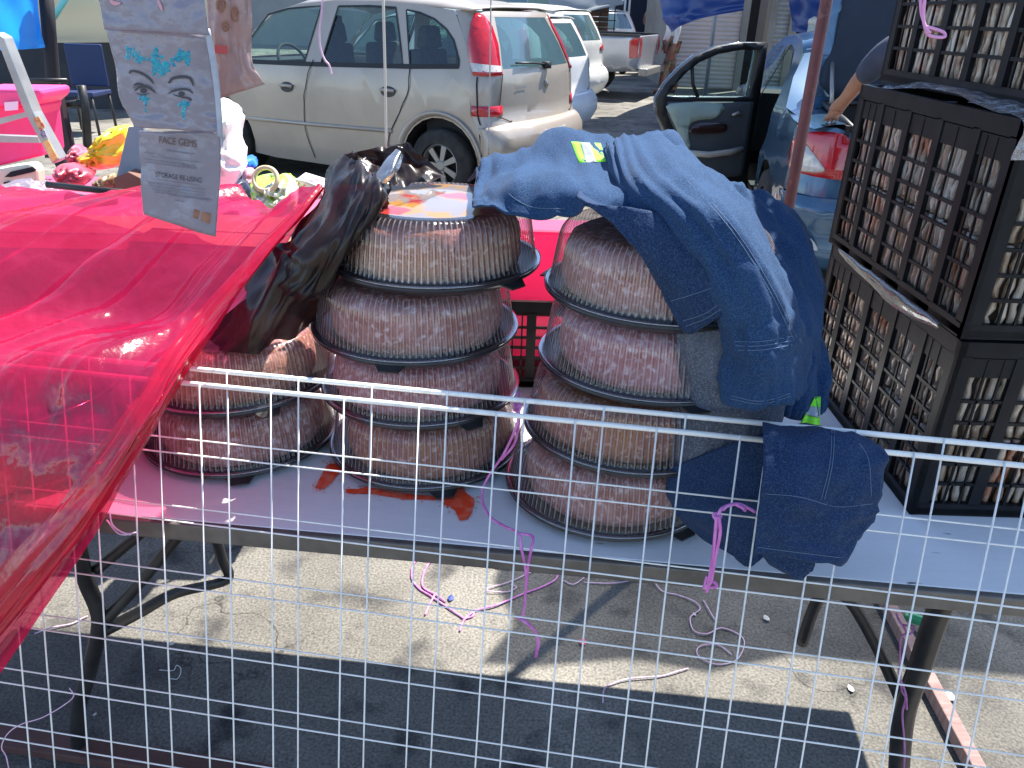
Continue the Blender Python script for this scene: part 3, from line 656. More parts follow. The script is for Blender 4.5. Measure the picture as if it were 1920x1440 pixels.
# ------------------------------------------------------------------ crates with packed goods
mt_crate = M('black_crate_plastic', (0.0055, 0.0062, 0.008), 0.45, col2=(0.012, 0.013, 0.016), vs=25, spec=0.22)
CX0, CX1, CY0, CY1, CHH = 0.640, 1.025, 1.022, 1.535, 0.300
def crate_mesh(w, l, h, band=.030):
    """open lattice crate, local origin at the front-left bottom corner"""
    m = MB(); t = 0.006
    m.box((w/2, l/2, 0.008), (w, l, 0.010))
    def wall(length, place):
        nb = max(4, round(length/0.105))
        def bar(u0, u1, z0, z1, th=t, o=0.0): place(m, (u0+u1)/2, (z0+z1)/2, u1-u0, z1-z0, th, o)
        bar(0, length, 0.0, 0.022, t*1.6); bar(0, length, h-0.026, h-0.002, t*1.8); bar(0.02, length-0.02, h-0.028-band, h-0.028, t*.8, .002)
        for i in range(nb+1):
            u = length*i/nb; ww = (0.019 if 0 < i < nb else 0.024)
            u = min(max(u, ww/2), length-ww/2); bar(u-ww/2, u+ww/2, 0.02, h-0.024, t*1.3)
        for k in range(1, 6): z = 0.022+(h-0.053-band)*k/6; bar(0.01, length-0.01, z-0.0026, z+0.0026, t*.7, .001)
        for i in range(nb):
            for q in ((1, 2, 3) if i in (0, nb-1) else (2,)):
                u = length*(i+q/4)/nb; bar(u-0.0016, u+0.0016, 0.02, h-0.03, t*.5, .001)
    wall(l, lambda m, u, z, du, dz, th, o: m.box((th/2+o, u, z), (th, du, dz)))
    wall(l, lambda m, u, z, du, dz, th, o: m.box((w-th/2-o, u, z), (th, du, dz)))
    wall(w, lambda m, u, z, du, dz, th, o: m.box((u, th/2+o, z), (du, th, dz)))
    wall(w, lambda m, u, z, du, dz, th, o: m.box((u, l-th/2-o, z), (du, th, dz)))
    return m
mt_goods = M('plastic_wrapped_biscuits', (0.26, 0.17, 0.105), 0.20, col2=(0.50, 0.43, 0.35), vs=30, vdet=6, lo=0.38, hi=0.62, col3=(0.34, 0.13, 0.06), vs3=13, lo3=0.58, hi3=0.68, stretch=(1, 1, .45), bump=0.7, bs=60, spec=0.9, coat=0.8)
mt_gdark = M('packet_gap_shade', (.05, .035, .025), .7, col2=(.10, .07, .05), vs=20)  # dark inner block stands in for shade between the packets
def goods_mesh(w, l, h, seed):
    """rows of upright shiny packets pressed side by side"""
    random.seed(seed); m = MB(); st = 0.0165
    def row(n, pt):
        for i in range(n):
            dz = random.uniform(-.006, .004); k = random.uniform(.85, 1.0)
            pts = []
            for z in np.linspace(0, 1, 9): pts.append(pt(i+0.5, z, dz))
            m.tube([Vector(p)+Vector((random.gauss(0, .0011), random.gauss(0, .0011), 0)) for p in pts], [st*.40*k*(.90+.13*math.sin(zz*23+i*1.7)+random.uniform(-.08, .08)) for zz in np.linspace(0, 1, 9)], 7)
    hh = h-0.055
    for tier in (0, 1):
        z0 = 0.016+tier*hh/2; z1 = z0+hh/2-0.004
        row(int((l-.03)/st), lambda i, z, dz: (0.0145, 0.014+i*st, z0+(z1-z0)*z+dz*.3)); row(int((w-.03)/st), lambda i, z, dz: (0.014+i*st, 0.0145, z0+(z1-z0)*z+dz*.3))
        row(int((l-.03)/st), lambda i, z, dz: (w-0.020, 0.014+i*st, z0+(z1-z0)*z+dz*.3))
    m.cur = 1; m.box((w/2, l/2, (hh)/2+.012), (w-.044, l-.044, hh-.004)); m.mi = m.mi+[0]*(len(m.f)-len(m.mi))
    return m
cw, cl = CX1-CX0, CY1-CY0
crm = crate_mesh(cw, cl, CHH); base_cr = None
info = [('bottom', 'black lattice crate at the bottom of the stack on the right of the table', (CX0, CY0, TZ+.001), 0),
        ('middle', 'black lattice crate in the middle of the stack, clear film spilling over its rim', (CX0-.002, CY0+.004, TZ+CHH+.002), R(.6)),
        ('third', 'black lattice crate near the top of the frame, a pink twine loop on its side', (CX0+.026, CY0+.04, TZ+2*CHH+.008), R(-1.5)),
        ('fourth', 'unseen black lattice crate added on top of the right stack to shade the jacket', (CX0+.020, CY0+.03, TZ+3*CHH+.012), R(.8))]  # extra crate added out of view to cast shade on the jacket
crates = []
for nm, lbl, loc, rz in info:
    if base_cr is None:
        base_cr = crm.build('plastic_crate', mt_crate, None, local=True, bevel=0); o = base_cr
    else: o = base_cr.copy(); COL.objects.link(o)
    o.location = loc; o.rotation_euler = (0 if nm != 'third' else R(-.4), 0, rz); tag(o, lbl, 'crate', 'black crates stacked on the table'); crates.append(o)
    gd = goods_mesh(cw, cl, CHH, hash(nm) % 97 if False else {'bottom': 3, 'middle': 5, 'third': 8, 'fourth': 9}[nm])
    go = gd.build('packed_goods', [mt_goods, mt_gdark], None, smooth=True); go.location = Vector(loc); go.rotation_euler = (0, 0, rz)
    tag(go, 'rows of brown and white goods in shiny plastic filling the '+{'third': 'twine tied upper', 'fourth': 'unseen added'}.get(nm, nm)+' crate', 'packed goods', 'wrapped goods in the crates')
mt_wrap = film('crinkled_clear_film', (0.93, 0.93, 0.95), trans=0.62, col=(0.62, 0.62, 0.66), gloss=0.16, rough=0.14, bump=0.9, bs=45, translucent=0.6)
z1 = TZ+2*CHH+.004
m = grid_net([[(CX0-.012, CY0+.50, z1-.03), (CX0+.10, CY0+.51, z1+.012), (CX0+.25, CY0+.50, z1+.01), (CX1, CY0+.50, z1)],
              [(CX0-.008, CY0+.33, z1+.006), (CX0+.10, CY0+.34, z1+.016), (CX0+.25, CY0+.33, z1+.016), (CX1, CY0+.33, z1+.01)],
              [(CX0-.012, CY0+.15, z1+.004), (CX0+.10, CY0+.14, z1+.014), (CX0+.25, CY0+.15, z1+.015), (CX1, CY0+.15, z1+.01)],
              [(CX0-.014, CY0-.004, z1-.004), (CX0+.10, CY0-.012, z1+.004), (CX0+.25, CY0-.014, z1+.004), (CX1, CY0-.01, z1)],
              [(CX0-.018, CY0-.016, z1-.05), (CX0+.10, CY0-.018, z1-.045), (CX0+.25, CY0-.018, z1-.03), (CX1, CY0-.016, z1-.04)]], 12, 12, ((0.007, 1.4, 1.6), (0.006, 1.1, 2.0, 1), (0.002, 5, 5)), 51, pix=False)
o = m.build('clear_film', mt_wrap, None, smooth=True); tag(o, 'crinkled clear plastic film spilling over the rim of the middle crate', 'plastic film')
z1 = TZ+CHH+.0015
m = grid_net([[(CX0-.005, CY0+.46, z1-.008), (CX0-.004, CY0+.46, z1+.002), (CX0+.03, CY0+.46, z1)],
              [(CX0-.007, CY0+.30, z1-.016), (CX0-.006, CY0+.30, z1+.001), (CX0+.03, CY0+.30, z1)],
              [(CX0-.007, CY0+.18, z1-.022), (CX0-.006, CY0+.17, z1+.001), (CX0+.03, CY0+.17, z1)],
              [(CX0-.005, CY0+.06, z1-.006), (CX0-.004, CY0+.06, z1+.001), (CX0+.03, CY0+.06, z1)]], 10, 6, ((0.002, 1.4, 1.6), (0.003, 1.9, 2.0, 1)), 53, pix=False)
o = m.build('clear_film', film('pinched_film', (.93, .93, .95), trans=.72, col=(.5, .48, .5), gloss=.10, rough=.12, bump=.15, bs=30), None, smooth=True); tag(o, 'strip of clear film pinched between the bottom and middle crates', 'plastic film')
# grey card tucked in the bottom crate's front
m = MB(); m.box((CX0+.235, CY0-.0035, TZ+.19), (.12, .004, .13)); o = m.build('grey_card', M('grey_card', (.20, .22, .21), .6), None, bevel=.001); tag(o, 'plain grey card on the front of the bottom crate', 'card')
# crate and pink box at the back of the table
bc = crate_mesh(.30, .22, .19, .004).build('plastic_crate', mt_crate, None, local=True); p = atz(952, 722, TZ); bc.location = (at(952, 700, 1.44).x-.03, 1.44, TZ+.001)
tag(bc, 'small black lattice crate seen through the gap between the two tall cake stacks', 'crate')
MT_pinkt = film('thin_pink_plastic', (.95, .4, .55), trans=.1, col=(.90, .10, .28), gloss=.02, rough=.3, bump=.1, bs=9, translucent=.7)
MT_pink = M('pink_plastic', (0.75, 0.045, 0.16), 0.4, col2=(0.82, 0.07, 0.24), vs=5)
m = MB(); m.box((0, 0, .14), (.42, .10, .28), taper=1.04)
o = m.build('pink_box', MT_pinkt, None, local=True, bevel=.008); o.location = (at(990, 500, 1.58).x-.02, 1.575, TZ+.03)
tag(o, 'bright pink plastic box at the back of the table behind the cake stacks', 'box')
# ------------------------------------------------------------------ hanging packets
mt_pouch = film('printed_plastic_pouch', (0.80, 0.78, 0.84), trans=0.04, col=(0.27, 0.25, 0.30), gloss=0.03, rough=0.22, bump=0.25, bs=30, translucent=0.15)
mt_pouch2 = film('pinkish_pouch', (0.85, 0.72, 0.70), trans=0.05, col=(0.42, 0.29, 0.27), gloss=0.03, rough=0.22, bump=0.25, bs=30, translucent=0.25)
mt_seal = M('folded_pouch_edge', (0.33, 0.36, 0.43), 0.25, col2=(0.45, 0.47, 0.52), vs=40)
MT_ink = M('grey_black_print', (0.05, 0.045, 0.055), 0.5)
MT_teal = M('teal_gems', (0.01, 0.22, 0.34), 0.15, col2=(0.04, 0.42, 0.50), vs=160, coat=1.0)
MT_brown = M('brown_print', (0.22, 0.09, 0.05), 0.5, col2=(0.33, 0.16, 0.10), vs=90)
MT_red_print = M('red_print', (0.55, 0.10, 0.10), 0.5)
def pouch(name, label, corners, Y, mat, seed, nu=4, nv=5, amp=.003):
    """corners: rows of pixel points top to bottom (left, right)"""
    t = thing(name, label, 'packet', tuple(at((corners[0][0][0]+corners[0][1][0])/2, corners[0][0][1], Y)), group='packets of face gems hanging on the left')
    rows = []
    for (l, r) in corners:
        rows.append([(l[0]+(r[0]-l[0])*k/nu, l[1]+(r[1]-l[1])*k/nu, Y+(.004 if k in (0, nu) else -.002)) for k in range(nu+1)])
    m = grid_net(rows, 8, 8, ((amp, .8, .9), (amp*.5, 2.1, 2.3)), seed)
    m.build('pouch', mat, t, smooth=True, thick=.0016)
    t_ = BVHTree.FromPolygons(m.v, m.f)
    def on(px, py, off=.0022):
        d = ray(px, py).normalized(); h = t_.ray_cast(CP, d)
        return CP+d*((h[3] if h[0] is not None else (at(px, py, Y)-CP).length)-off)
    return t, on
def text_on(name, s, on, x0, y0, slope, size, mat, parent, off=.0026, xs=1.0, squeeze=None):
    cu = bpy.data.curves.new('t', 'FONT'); cu.body = s; cu.size = 1; ob = bpy.data.objects.new('t', cu); COL.objects.link(ob)
    dg = bpy.context.evaluated_depsgraph_get(); me = bpy.data.meshes.new_from_object(ob.evaluated_get(dg))
    vs = [on(x0+v.co.x*size*xs, y0-v.co.y*size+slope*v.co.x*size*xs, off) for v in me.vertices]; fs = [tuple(p.vertices) for p in me.polygons]
    bpy.data.objects.remove(ob); bpy.data.meshes.remove(me)
    m = MB(); m.add(vs, fs); return m.build(name, mat, parent)
def stroke(m, pts, w, on, k=6, off=.0026):
    P = spline([Vector((p[0], p[1], 0)) for p in pts], k); n = len(P); L = []; Q = []
    for i, p in enumerate(P):
        t = P[min(i+1, n-1)]-P[max(i-1, 0)]; t.normalize(); nn = Vector((-t.y, t.x, 0)); f = i/(n-1)
        ww = (w[0]*(1-f)+w[2]*f)*(1-4*f*(1-f))+w[1]*4*f*(1-f); L.append(on(*(p+nn*ww/2).xy, off)); Q.append(on(*(p-nn*ww/2).xy, off))
    m.add(L+Q, [(i, i+1, n+i+1, n+i) for i in range(n-1)])
t1, on1 = pouch('face_gem_packet', 'hanging clear packet printed with two lashed eyes and teal gems', [((196, 50), (388, 66)), ((216, 120), (398, 130)), ((226, 185), (408, 196)), ((240, 214), (411, 228)), ((252, 238), (415, 248))], .93, mt_pouch, 61)
ink = MB()
stroke(ink, [(242, 138), (246, 133), (262, 136), (278, 146), (288, 157)], (2, 4.5, 2), on1)
stroke(ink, [(316, 156), (324, 147), (342, 144), (356, 147), (363, 162)], (3, 6, 1.5), on1)
stroke(ink, [(252, 170), (262, 163), (274, 162), (284, 168), (292, 175)], (2, 5, 1), on1); stroke(ink, [(250, 160), (258, 157), (270, 159)], (1, 5, 1), on1)
stroke(ink, [(254, 174), (266, 178), (280, 175)], (1, 2, 1), on1); stroke(ink, [(314, 176), (326, 170), (342, 167), (354, 169), (362, 175)], (1, 4.5, 2), on1)
stroke(ink, [(324, 177), (340, 182), (352, 184), (358, 188)], (1, 3, 6), on1)
for cx, cy, rr in ((269, 170, 6.5), (340, 176, 6.0)):
    ink.add([on1(cx+rr*math.cos(a), cy+rr*.8*math.sin(a)) for a in np.linspace(0, 2*math.pi, 14)[:-1]], [tuple(range(13))])
for k in range(9): stroke(ink, [(251+k*4.2, 165-abs(4-k)*-.3), (248+k*4.0, 157+abs(4-k)*.8)], (1.4, 1, .5), on1, 2); stroke(ink, [(322+k*4.2, 170-(4-abs(4-k))*.5), (318+k*4.8, 164-(4-abs(4-k))*.5)], (1.2, .9, .4), on1, 2)
ink.build('printed_eyes', MT_ink, t1)
random.seed(5); gm = MB()
def gem(px, py, s):
    p = on1(px, py, .001); q = on1(px+1, py, .001)-p; e = q.normalized(); f = (on1(px, py+1, .001)-p).normalized(); nrm = -ray(px, py).normalized(); k = s*.00064
    gm.add([p+e*k*math.cos(a)+f*k*math.sin(a) for a in np.linspace(0, 2*math.pi, 7)[:-1]]+[p+nrm*k*.8], [(i, (i+1) % 6, 6) for i in range(6)])
for (cx, cy, sx, sy, n) in ((240, 97, 4, 8, 22), (252, 103, 6, 6, 22), (264, 112, 8, 3, 16), (292, 112, 7, 12, 44), (302, 130, 10, 9, 60), (293, 95, 3, 6, 10), (318, 120, 8, 4, 16), (332, 110, 7, 6, 26), (344, 103, 8, 6, 30), (352, 116, 4, 5, 14),
                            (272, 184, 6, 3, 16), (272, 194, 2, 8, 14), (344, 195, 7, 4, 22), (344, 210, 2, 9, 14)):
    for _ in range(n): gem(random.gauss(cx, sx*.7), random.gauss(cy, sy*.7), random.uniform(1.8, 3.6))
    if (cx, cy) in ((352, 116), (272, 194), (344, 210)): gm.build('teal_gems', MT_teal, t1); gm = MB()
m = grid_net([[(382, 52, .922), (394, 54, .925)], [(396, 130, .922), (408, 132, .925)], [(404, 196, .922), (415, 200, .925)], [(408, 255, .922), (417, 260, .925)]], 6, 3)
m.build('folded_edge', mt_seal, t1, smooth=True, thick=.003)
t2, on2 = pouch('face_gem_packet', 'lower hanging packet with instructions headed FACE GEMS', [((258, 246), (413, 246)), ((262, 300), (414, 304)), ((266, 350), (411, 362)), ((268, 402), (404, 444))], .945, mt_pouch, 63, amp=.004)
text_on('heading_text', 'FACE GEMS', on2, 297, 268, .12, 18.5, M('brown_ink', (.13, .075, .06), .5), t2, xs=.76)
text_on('heading_text', 'STORAGE RE-USING', on2, 291, 331, .14, 13.5, MT_ink, t2, xs=.72)
tx = MB()
for y0, x0, x1, w in ((282, 312, 362, 2.2), (286, 270, 310, 1.3), (293, 284, 372, 1.5), (298, 270, 366, 1.5), (304, 272, 368, 1.6), (310, 340, 368, 1.4), (336, 288, 372, 1.5), (342, 278, 384, 1.5), (348, 280, 384, 1.6), (354, 284, 384, 1.6), (360, 290, 396, 1.6), (366, 318, 396, 1.5), (376, 328, 346, 1.3)):
    x = x0
    random.seed(int(y0))
    while x < x1:
        l = random.uniform(3, 11); stroke(tx, [(x, y0+(x-x0)*.13), (min(x+l, x1), y0+(min(x+l, x1)-x0)*.13)], (w, w, w), on2, 2); x += l+2
tx.build('small_print', M('faint_print', (.17, .16, .20), .5), t2)
br = MB(); br.add([on2(364, 392), on2(396, 402), on2(393, 420), on2(362, 408)], [(0, 1, 2, 3)]); br.build('barcode_patch', MT_brown, t2)
t3, on3 = pouch('face_gem_packet', 'topmost hanging packet, its lower edge just above the printed eyes', [((160, -90), (372, -80)), ((176, -30), (380, -24)), ((186, 10), (386, 20)), ((198, 55), (392, 66))], .915, mt_pouch, 65)
pk = MB(); stroke(pk, [(296, 0), (300, 10), (304, 20)], (3, 6, 2), on3); stroke(pk, [(206, 0), (214, 6), (226, 6)], (3, 8, 3), on3); pk.build('pink_print', M('pink_print', (.6, .3, .36), .5), t3)
t4, on4 = pouch('face_gem_packet', 'pinkish hanging packet printed with brown spots, behind the eye packet', [((378, -90), (474, -86)), ((384, -20), (472, -16)), ((390, 60), (472, 64)), ((398, 120), (474, 122)), ((406, 186), (497, 158))], .99, mt_pouch2, 67, amp=.005)
bb = MB()
for cx, cy, rx, ry in ((414, 10, 10, 14), (440, 27, 8, 15), (423, 50, 7, 10)):
    for f0, f1 in ((1.0, .62), (.4, .05)):
        A = np.linspace(0, 2*math.pi, 19); bb.add([on4(cx+rx*f0*math.cos(a), cy+ry*f0*math.sin(a), .004) for a in A]+[on4(cx+rx*f1*math.cos(a), cy+ry*f1*math.sin(a), .004) for a in A], [(i, i+1, 20+i, 19+i) for i in range(18)])
bb.build('brown_spots', MT_brown, t4)
rb = MB(); rb.add([on4(402, 84, .007), on4(426, 86, .007), on4(427, 101, .007), on4(403, 100, .007)], [(0, 1, 2, 3)]); rb.build('red_patch', MT_red_print, t4)
# ------------------------------------------------------------------ strings
def string(name, label, lists, r, mat, cat='string', group=None, k=8, n=6):
    m = MB()
    for pts in lists: m.tube(spline([at(*p) for p in pts], k), r, n)
    o = m.build(name, mat, None, smooth=True); return tag(o, label, cat, group)
def ground_string(name, label, lists, r, mat, cat='string', group=None, lift=.004):
    m = MB(); random.seed(len(label))
    for pts in lists:
        P = spline([atz(px, py, .0) for px, py in pts], 8)
        m.tube([p+Vector((0, 0, lift+.006*abs(noise.noise(p*9)))) for p in P], r, 6)
    o = m.build(name, mat, None, smooth=True); return tag(o, label, cat, group)
mt_str = M('cream_string', (0.55, 0.52, 0.44), 0.7); mt_thin = M('grey_string', (0.34, 0.33, 0.32), 0.7); mt_pk = M('pale_pink_twine', (0.62, 0.36, 0.52), 0.6, col2=(.75, .55, .66), vs=60)
string('hanging_string', 'straight cream string hanging in front of the silver minivan side windows', [[(712, -1150, 1.1), (716, -400, 1.2), (718, -60, 1.25), (719, 20, 1.25), (722, 140, 1.25), (724, 277, 1.25)]], .0021, mt_str)
string('hanging_string', 'thin grey string hanging past the rear window of the silver minivan', [[(930, -1150, 1.1), (924, -400, 1.22), (921, -60, 1.3), (920, 40, 1.3), (918, 160, 1.3), (916, 290, 1.3)]], .0011, mt_thin)
string('hanging_string', 'short wavy pale pink string dangling over the minivan rear door glass', [[(598, -1150, 1.1), (603, -400, 1.1), (606, -60, 1.1), (603, 20, 1.1), (599, 60, 1.1), (601, 90, 1.1), (609, 112, 1.1), (617, 122, 1.1), (622, 140, 1.1)]], .0014, mt_pk)
string('twine_tie', 'bright pink twine knotted round the wire panel and dangling down, right of centre', [
    [(1350, 962, .80), (1338, 965, .80), (1345, 975, .795), (1352, 966, .80)], [(1362, 948, .81), (1350, 958, .795), (1344, 985, .79), (1338, 1030, .785), (1330, 1085, .782), (1325, 1110, .785)],
    [(1344, 968, .79), (1340, 1010, .783), (1336, 1060, .781), (1330, 1098, .782)], [(1348, 968, .788), (1350, 1000, .783), (1340, 1050, .78), (1333, 1090, .78), (1322, 1098, .785), (1326, 1080, .785)],
    [(1355, 956, .80), (1365, 948, .805), (1385, 945, .81), (1402, 952, .81), (1416, 960, .80)], [(1380, 946, .81), (1392, 952, .805), (1398, 958, .80)], [(1322, 1085, .785), (1340, 1092, .782), (1342, 1100, .78), (1318, 1102, .785)]], .0022, MT_twine, 'twine')
string('twine_tie', 'purple pink twine running from between the two tall stacks over the table edge', [
    [(970, 735, 1.0), (972, 770, .97), (968, 800, .96), (945, 850, .985), (918, 890, 1.0), (905, 918, .985), (906, 945, .96), (920, 970, .935), (948, 988, .91), (972, 1000, .885), (978, 1030, .868), (986, 1075, .865), (984, 1130, .865), (980, 1158, .866)],
    [(972, 1000, .885), (998, 1006, .882), (996, 1030, .868), (990, 1060, .866), (987, 1100, .865)], [(973, 735, 1.0), (966, 760, .965), (974, 780, .962), (965, 830, .975), (940, 862, .99)],
    [(964, 768, .955), (972, 772, .95), (976, 760, .955), (966, 764, .95)]], .0021, MT_twine, 'twine')
string('twine_tie', 'pink twine with a loop tied to the upper crate on the right', [[(1726, -20, .99), (1727, 20, .99), (1732, 40, .985), (1736, 50, .98), (1745, 52, .98), (1768, 60, .99), (1772, 68, .99), (1762, 70, .985), (1742, 66, .98), (1734, 50, .98)],
    [(1736, -20, .99), (1732, 20, .985), (1733, 46, .98), (1744, 62, .978)]], .0019, M('light_pink_twine', (.72, .32, .55), .5), 'twine')
string('twine_tie', 'purple twine wound on the right table leg and trailing down it', [[(1680, 1150, 1.02), (1690, 1170, 1.01), (1712, 1175, 1.0), (1708, 1188, .995), (1690, 1195, 1.0), (1688, 1240, 1.0), (1690, 1290, .995), (1698, 1310, .99), (1692, 1340, 1.0), (1696, 1400, 1.0), (1694, 1460, 1.0)],
    [(1684, 1160, 1.01), (1700, 1190, 1.0), (1694, 1230, 1.0), (1685, 1260, 1.0), (1698, 1300, .99), (1700, 1330, .99)]], .0019, M('dusky_purple_twine', (.30, .10, .27), .6, col2=(.42, .18, .38), vs=60), 'twine')
string('twine_tie', 'thin pink twine hooked on the panel wires at the lower left', [[(130, 1290, .88), (138, 1305, .88), (120, 1322, .87), (80, 1345, .86), (40, 1358, .86), (15, 1375, .86), (3, 1400, .86), (12, 1420, .86), (18, 1450, .86)]], .0009, mt_pk, 'twine')
string('twine_tie', 'pink looped twine hanging below the table edge at the far left', [[(205, 960, .9), (212, 985, .89), (235, 1000, .885), (258, 998, .89)], [(200, 975, .9), (222, 1000, .885), (246, 1002, .885)]], .0012, mt_pk, 'twine')
G = 'pink twine scraps on the ground'
ground_string('twine_scrap', 'tangle of bright pink twine lying on the sunlit ground under the table', [[(795, 1040), (776, 1060), (772, 1085), (785, 1105), (805, 1118), (830, 1135), (870, 1162)], [(822, 1042), (800, 1065), (792, 1100), (818, 1118), (835, 1130)], [(815, 1118), (806, 1135), (797, 1155)],
    [(870, 1162), (885, 1158), (888, 1150), (870, 1165), (862, 1185)], [(868, 1165), (890, 1148), (930, 1138), (975, 1118), (1010, 1105), (1040, 1090), (1050, 1075), (1075, 1068)]], .0026, MT_twine, 'twine', G)
ground_string('twine_scrap', 'thin pale pink twine curling just behind the table edge shadow', [[(860, 1048), (872, 1062), (880, 1050), (905, 1058), (940, 1068), (985, 1066), (1018, 1064), (990, 1078), (960, 1092), (918, 1105), (915, 1112), (950, 1112), (968, 1104), (958, 1098)], [(1055, 1090), (1075, 1098), (1095, 1085)], [(1095, 1094), (1150, 1096), (1195, 1090)]], .0016, mt_pk, 'twine', G)
ground_string('twine_scrap', 'looped purple twine coil on the shaded ground right of centre', [[(1195, 1092), (1220, 1090), (1240, 1110), (1270, 1118), (1300, 1130), (1312, 1145), (1294, 1160), (1300, 1185), (1325, 1192), (1352, 1180), (1385, 1192), (1395, 1210), (1380, 1240), (1340, 1248), (1308, 1232), (1312, 1215), (1345, 1212), (1372, 1230)], [(1318, 1128), (1330, 1150), (1340, 1165)]], .0016, mt_pk, 'twine', G)
ground_string('twine_scrap', 'single pale pink thread bent on the ground at the edge of the table shadow', [[(1290, 1256), (1240, 1270), (1180, 1276), (1150, 1284), (1133, 1294), (1130, 1320)]], .0017, mt_pk, 'twine', G)
ground_string('twine_scrap', 'pink thread lying on the sunlit ground beside the left table leg', [[(66, 1192), (100, 1180), (135, 1172), (155, 1162), (165, 1158)]], .0019, mt_pk, 'twine', G)
ground_string('wire_scrap', 'small bent white wire lying in the table shadow at lower left', [[(300, 1260), (325, 1260), (332, 1250), (340, 1258), (334, 1275), (320, 1275)]], .0011, M('white_wire', (.6, .6, .58), .4), 'wire')
string('twine_tail', 'limp purple twine end dangling low in the middle of the wire panel', [[(975, 1158, .868), (990, 1168, .862), (1004, 1185, .86), (1010, 1205, .86), (1004, 1232, .862)], [(968, 1156, .868), (992, 1172, .86), (1007, 1192, .86), (1006, 1228, .862)]], .0022, MT_twine, 'twine')
hb = MB(); pz = at(700, -1145, 1.1); hb.tube([(-1.6, 1.1, pz.z), (0.0, 1.1, pz.z+.004), (1.2, 1.1, pz.z)], .014, 10)
o = hb.build('hanging_rail', MT_black_steel, None, smooth=True); tag(o, 'steel rail above the frame from which strings and packets hang', 'rail')
m = MB()
for q in ((270, -86, .915), (425, -88, .99)): p = at(*q); m.tube([p, Vector((p.x-.01, (p.y+1.1)/2, (p.z+pz.z)/2)), Vector((p.x-.02, 1.1, pz.z))], .0011, 6)
o = m.build('packet_string', mt_str, None, smooth=True); tag(o, 'strings above the frame holding up the face gem packets', 'string')
# litter
def scrap(px, py, s, mat, label, seed):
    random.seed(seed); p = atz(px, py, .003); m = MB(); n = 7
    vs = [p+Vector((s*random.uniform(.6, 1)*math.cos(a), s*random.uniform(.6, 1)*math.sin(a)*1.3, random.uniform(.0, s*.5))) for a in np.linspace(0, 2*math.pi, n+1)[:-1]]+[p+Vector((0, 0, s*.5))]
    m.add(vs, [(i, (i+1) % n, n) for i in range(n)]); o = m.build('litter_scrap', mat, None, thick=.0008); tag(o, label, 'litter', 'litter on the ground')
mt_pap = M('white_paper', (.55, .54, .50), .8); mt_pks = M('pink_scrap', (.75, .12, .22), .5); mt_bls = M('blue_scrap', (.03, .05, .25), .5)
scrap(1093, 1205, .012, mt_pks, 'small bright pink scrap on the ground right of the twine tangle', 1); scrap(845, 1122, .010, mt_bls, 'dark blue scrap on the sunlit ground beside the pink twine', 2)
scrap(1437, 1160, .011, mt_pap, 'crumpled white paper scrap on the shaded ground right of the twine coil', 3); scrap(1595, 1292, .010, mt_pap, 'white paper scrap left of the right table leg', 4); scrap(1780, 1308, .013, mt_pap, 'pale crumpled scrap on the ground right of the wooden board', 5)
scrap(322, 1208, .007, mt_pap, 'tiny white scrap in the table shadow on the left', 6); scrap(178, 1340, .005, mt_pap, 'white speck of paper near the bottom of the left table leg', 7); scrap(1302, 1152, .006, mt_pap, 'tiny white flake beside the twine coil', 8)
# boards on the ground
def board(label, a, b_, w, h, col):
    A, B = Vector(a), Vector(b_); d = (B-A); L_ = d.length; m = MB(); c = (A+B)/2
    m.box((c.x, c.y, h/2+.001), (L_, w, h), Matrix.Rotation(math.atan2(d.y, d.x), 3, 'Z'))
    o = m.build('wooden_board', col, None, bevel=.003); tag(o, label, 'board')
mt_bd = M('dusty_pinkish_board', (.20, .12, .11), .8, col2=(.30, .20, .18), vs=6, stretch=(2, 12, 2), bump=.2, bs=30); mt_bd2 = M('red_brown_board', (.085, .035, .028), .7, col2=(.12, .06, .05), vs=7, bump=.2, bs=30)
a = atz(1735, 1255, .03); b_ = atz(1835, 1440, .03); dd = (b_-a); board('long narrow pinkish board lying on the ground by the right table leg', a-dd*1.5, b_+dd*.6, .030, .036, mt_bd)
a = atz(0, 1385, .01); b_ = atz(420, 1448, .01); dd = (b_-a); board('reddish brown board on the ground at the foot of the wire panel', a-dd*.6, b_+dd*.2, .05, .022, mt_bd2)
m = MB(); p = atz(1715, 1162, .03); m.box((p.x, p.y, .03), (.05, .012, .02), Matrix.Rotation(-.5, 3, 'Z')); m.box((p.x+.002, p.y, .043), (.036, .009, .008), Matrix.Rotation(-.5, 3, 'Z'))
o = m.build('green_clip', M('green_plastic', (.04, .30, .14), .4), None, bevel=.002); tag(o, 'small green plastic clip on the ground behind the right table leg', 'clip')
# ------------------------------------------------------------------ cars
MT_tyre = M('tyre_rubber', (0.015, 0.015, 0.015), 0.85, col2=(0.04, 0.038, 0.035), vs=10)
MT_alloy = M('grey_alloy', (0.30, 0.29, 0.28), 0.35, 0.6, col2=(0.30, 0.29, 0.27), vs=10)
MT_glass = film('tinted_car_glass', (0.72, 0.88, 0.82), trans=0.93, col=(0.02, 0.03, 0.03), gloss=0.05, rough=0.03, bump=0, fres=1.5)
MT_rglass = film('dusty_teal_glass', (0.35, 0.52, 0.52), trans=0.50, col=(0.10, 0.19, 0.21), gloss=0.10, rough=0.10, bump=0, translucent=0.1, fres=1.5)
MT_rubber = M('black_rubber_trim', (0.012, 0.012, 0.013), 0.5)
MT_seam = M('dark_panel_gap', (0.015, 0.013, 0.012), 0.8)
MT_redlamp = M('red_lamp_plastic', (0.50, 0.012, 0.02), 0.12, col2=(0.36, 0.008, 0.014), vs=22, coat=1.0)
MT_clearlamp = M('clear_lamp_plastic', (0.62, 0.60, 0.56), 0.12, col2=(0.45, 0.43, 0.40), vs=40, coat=1.0)
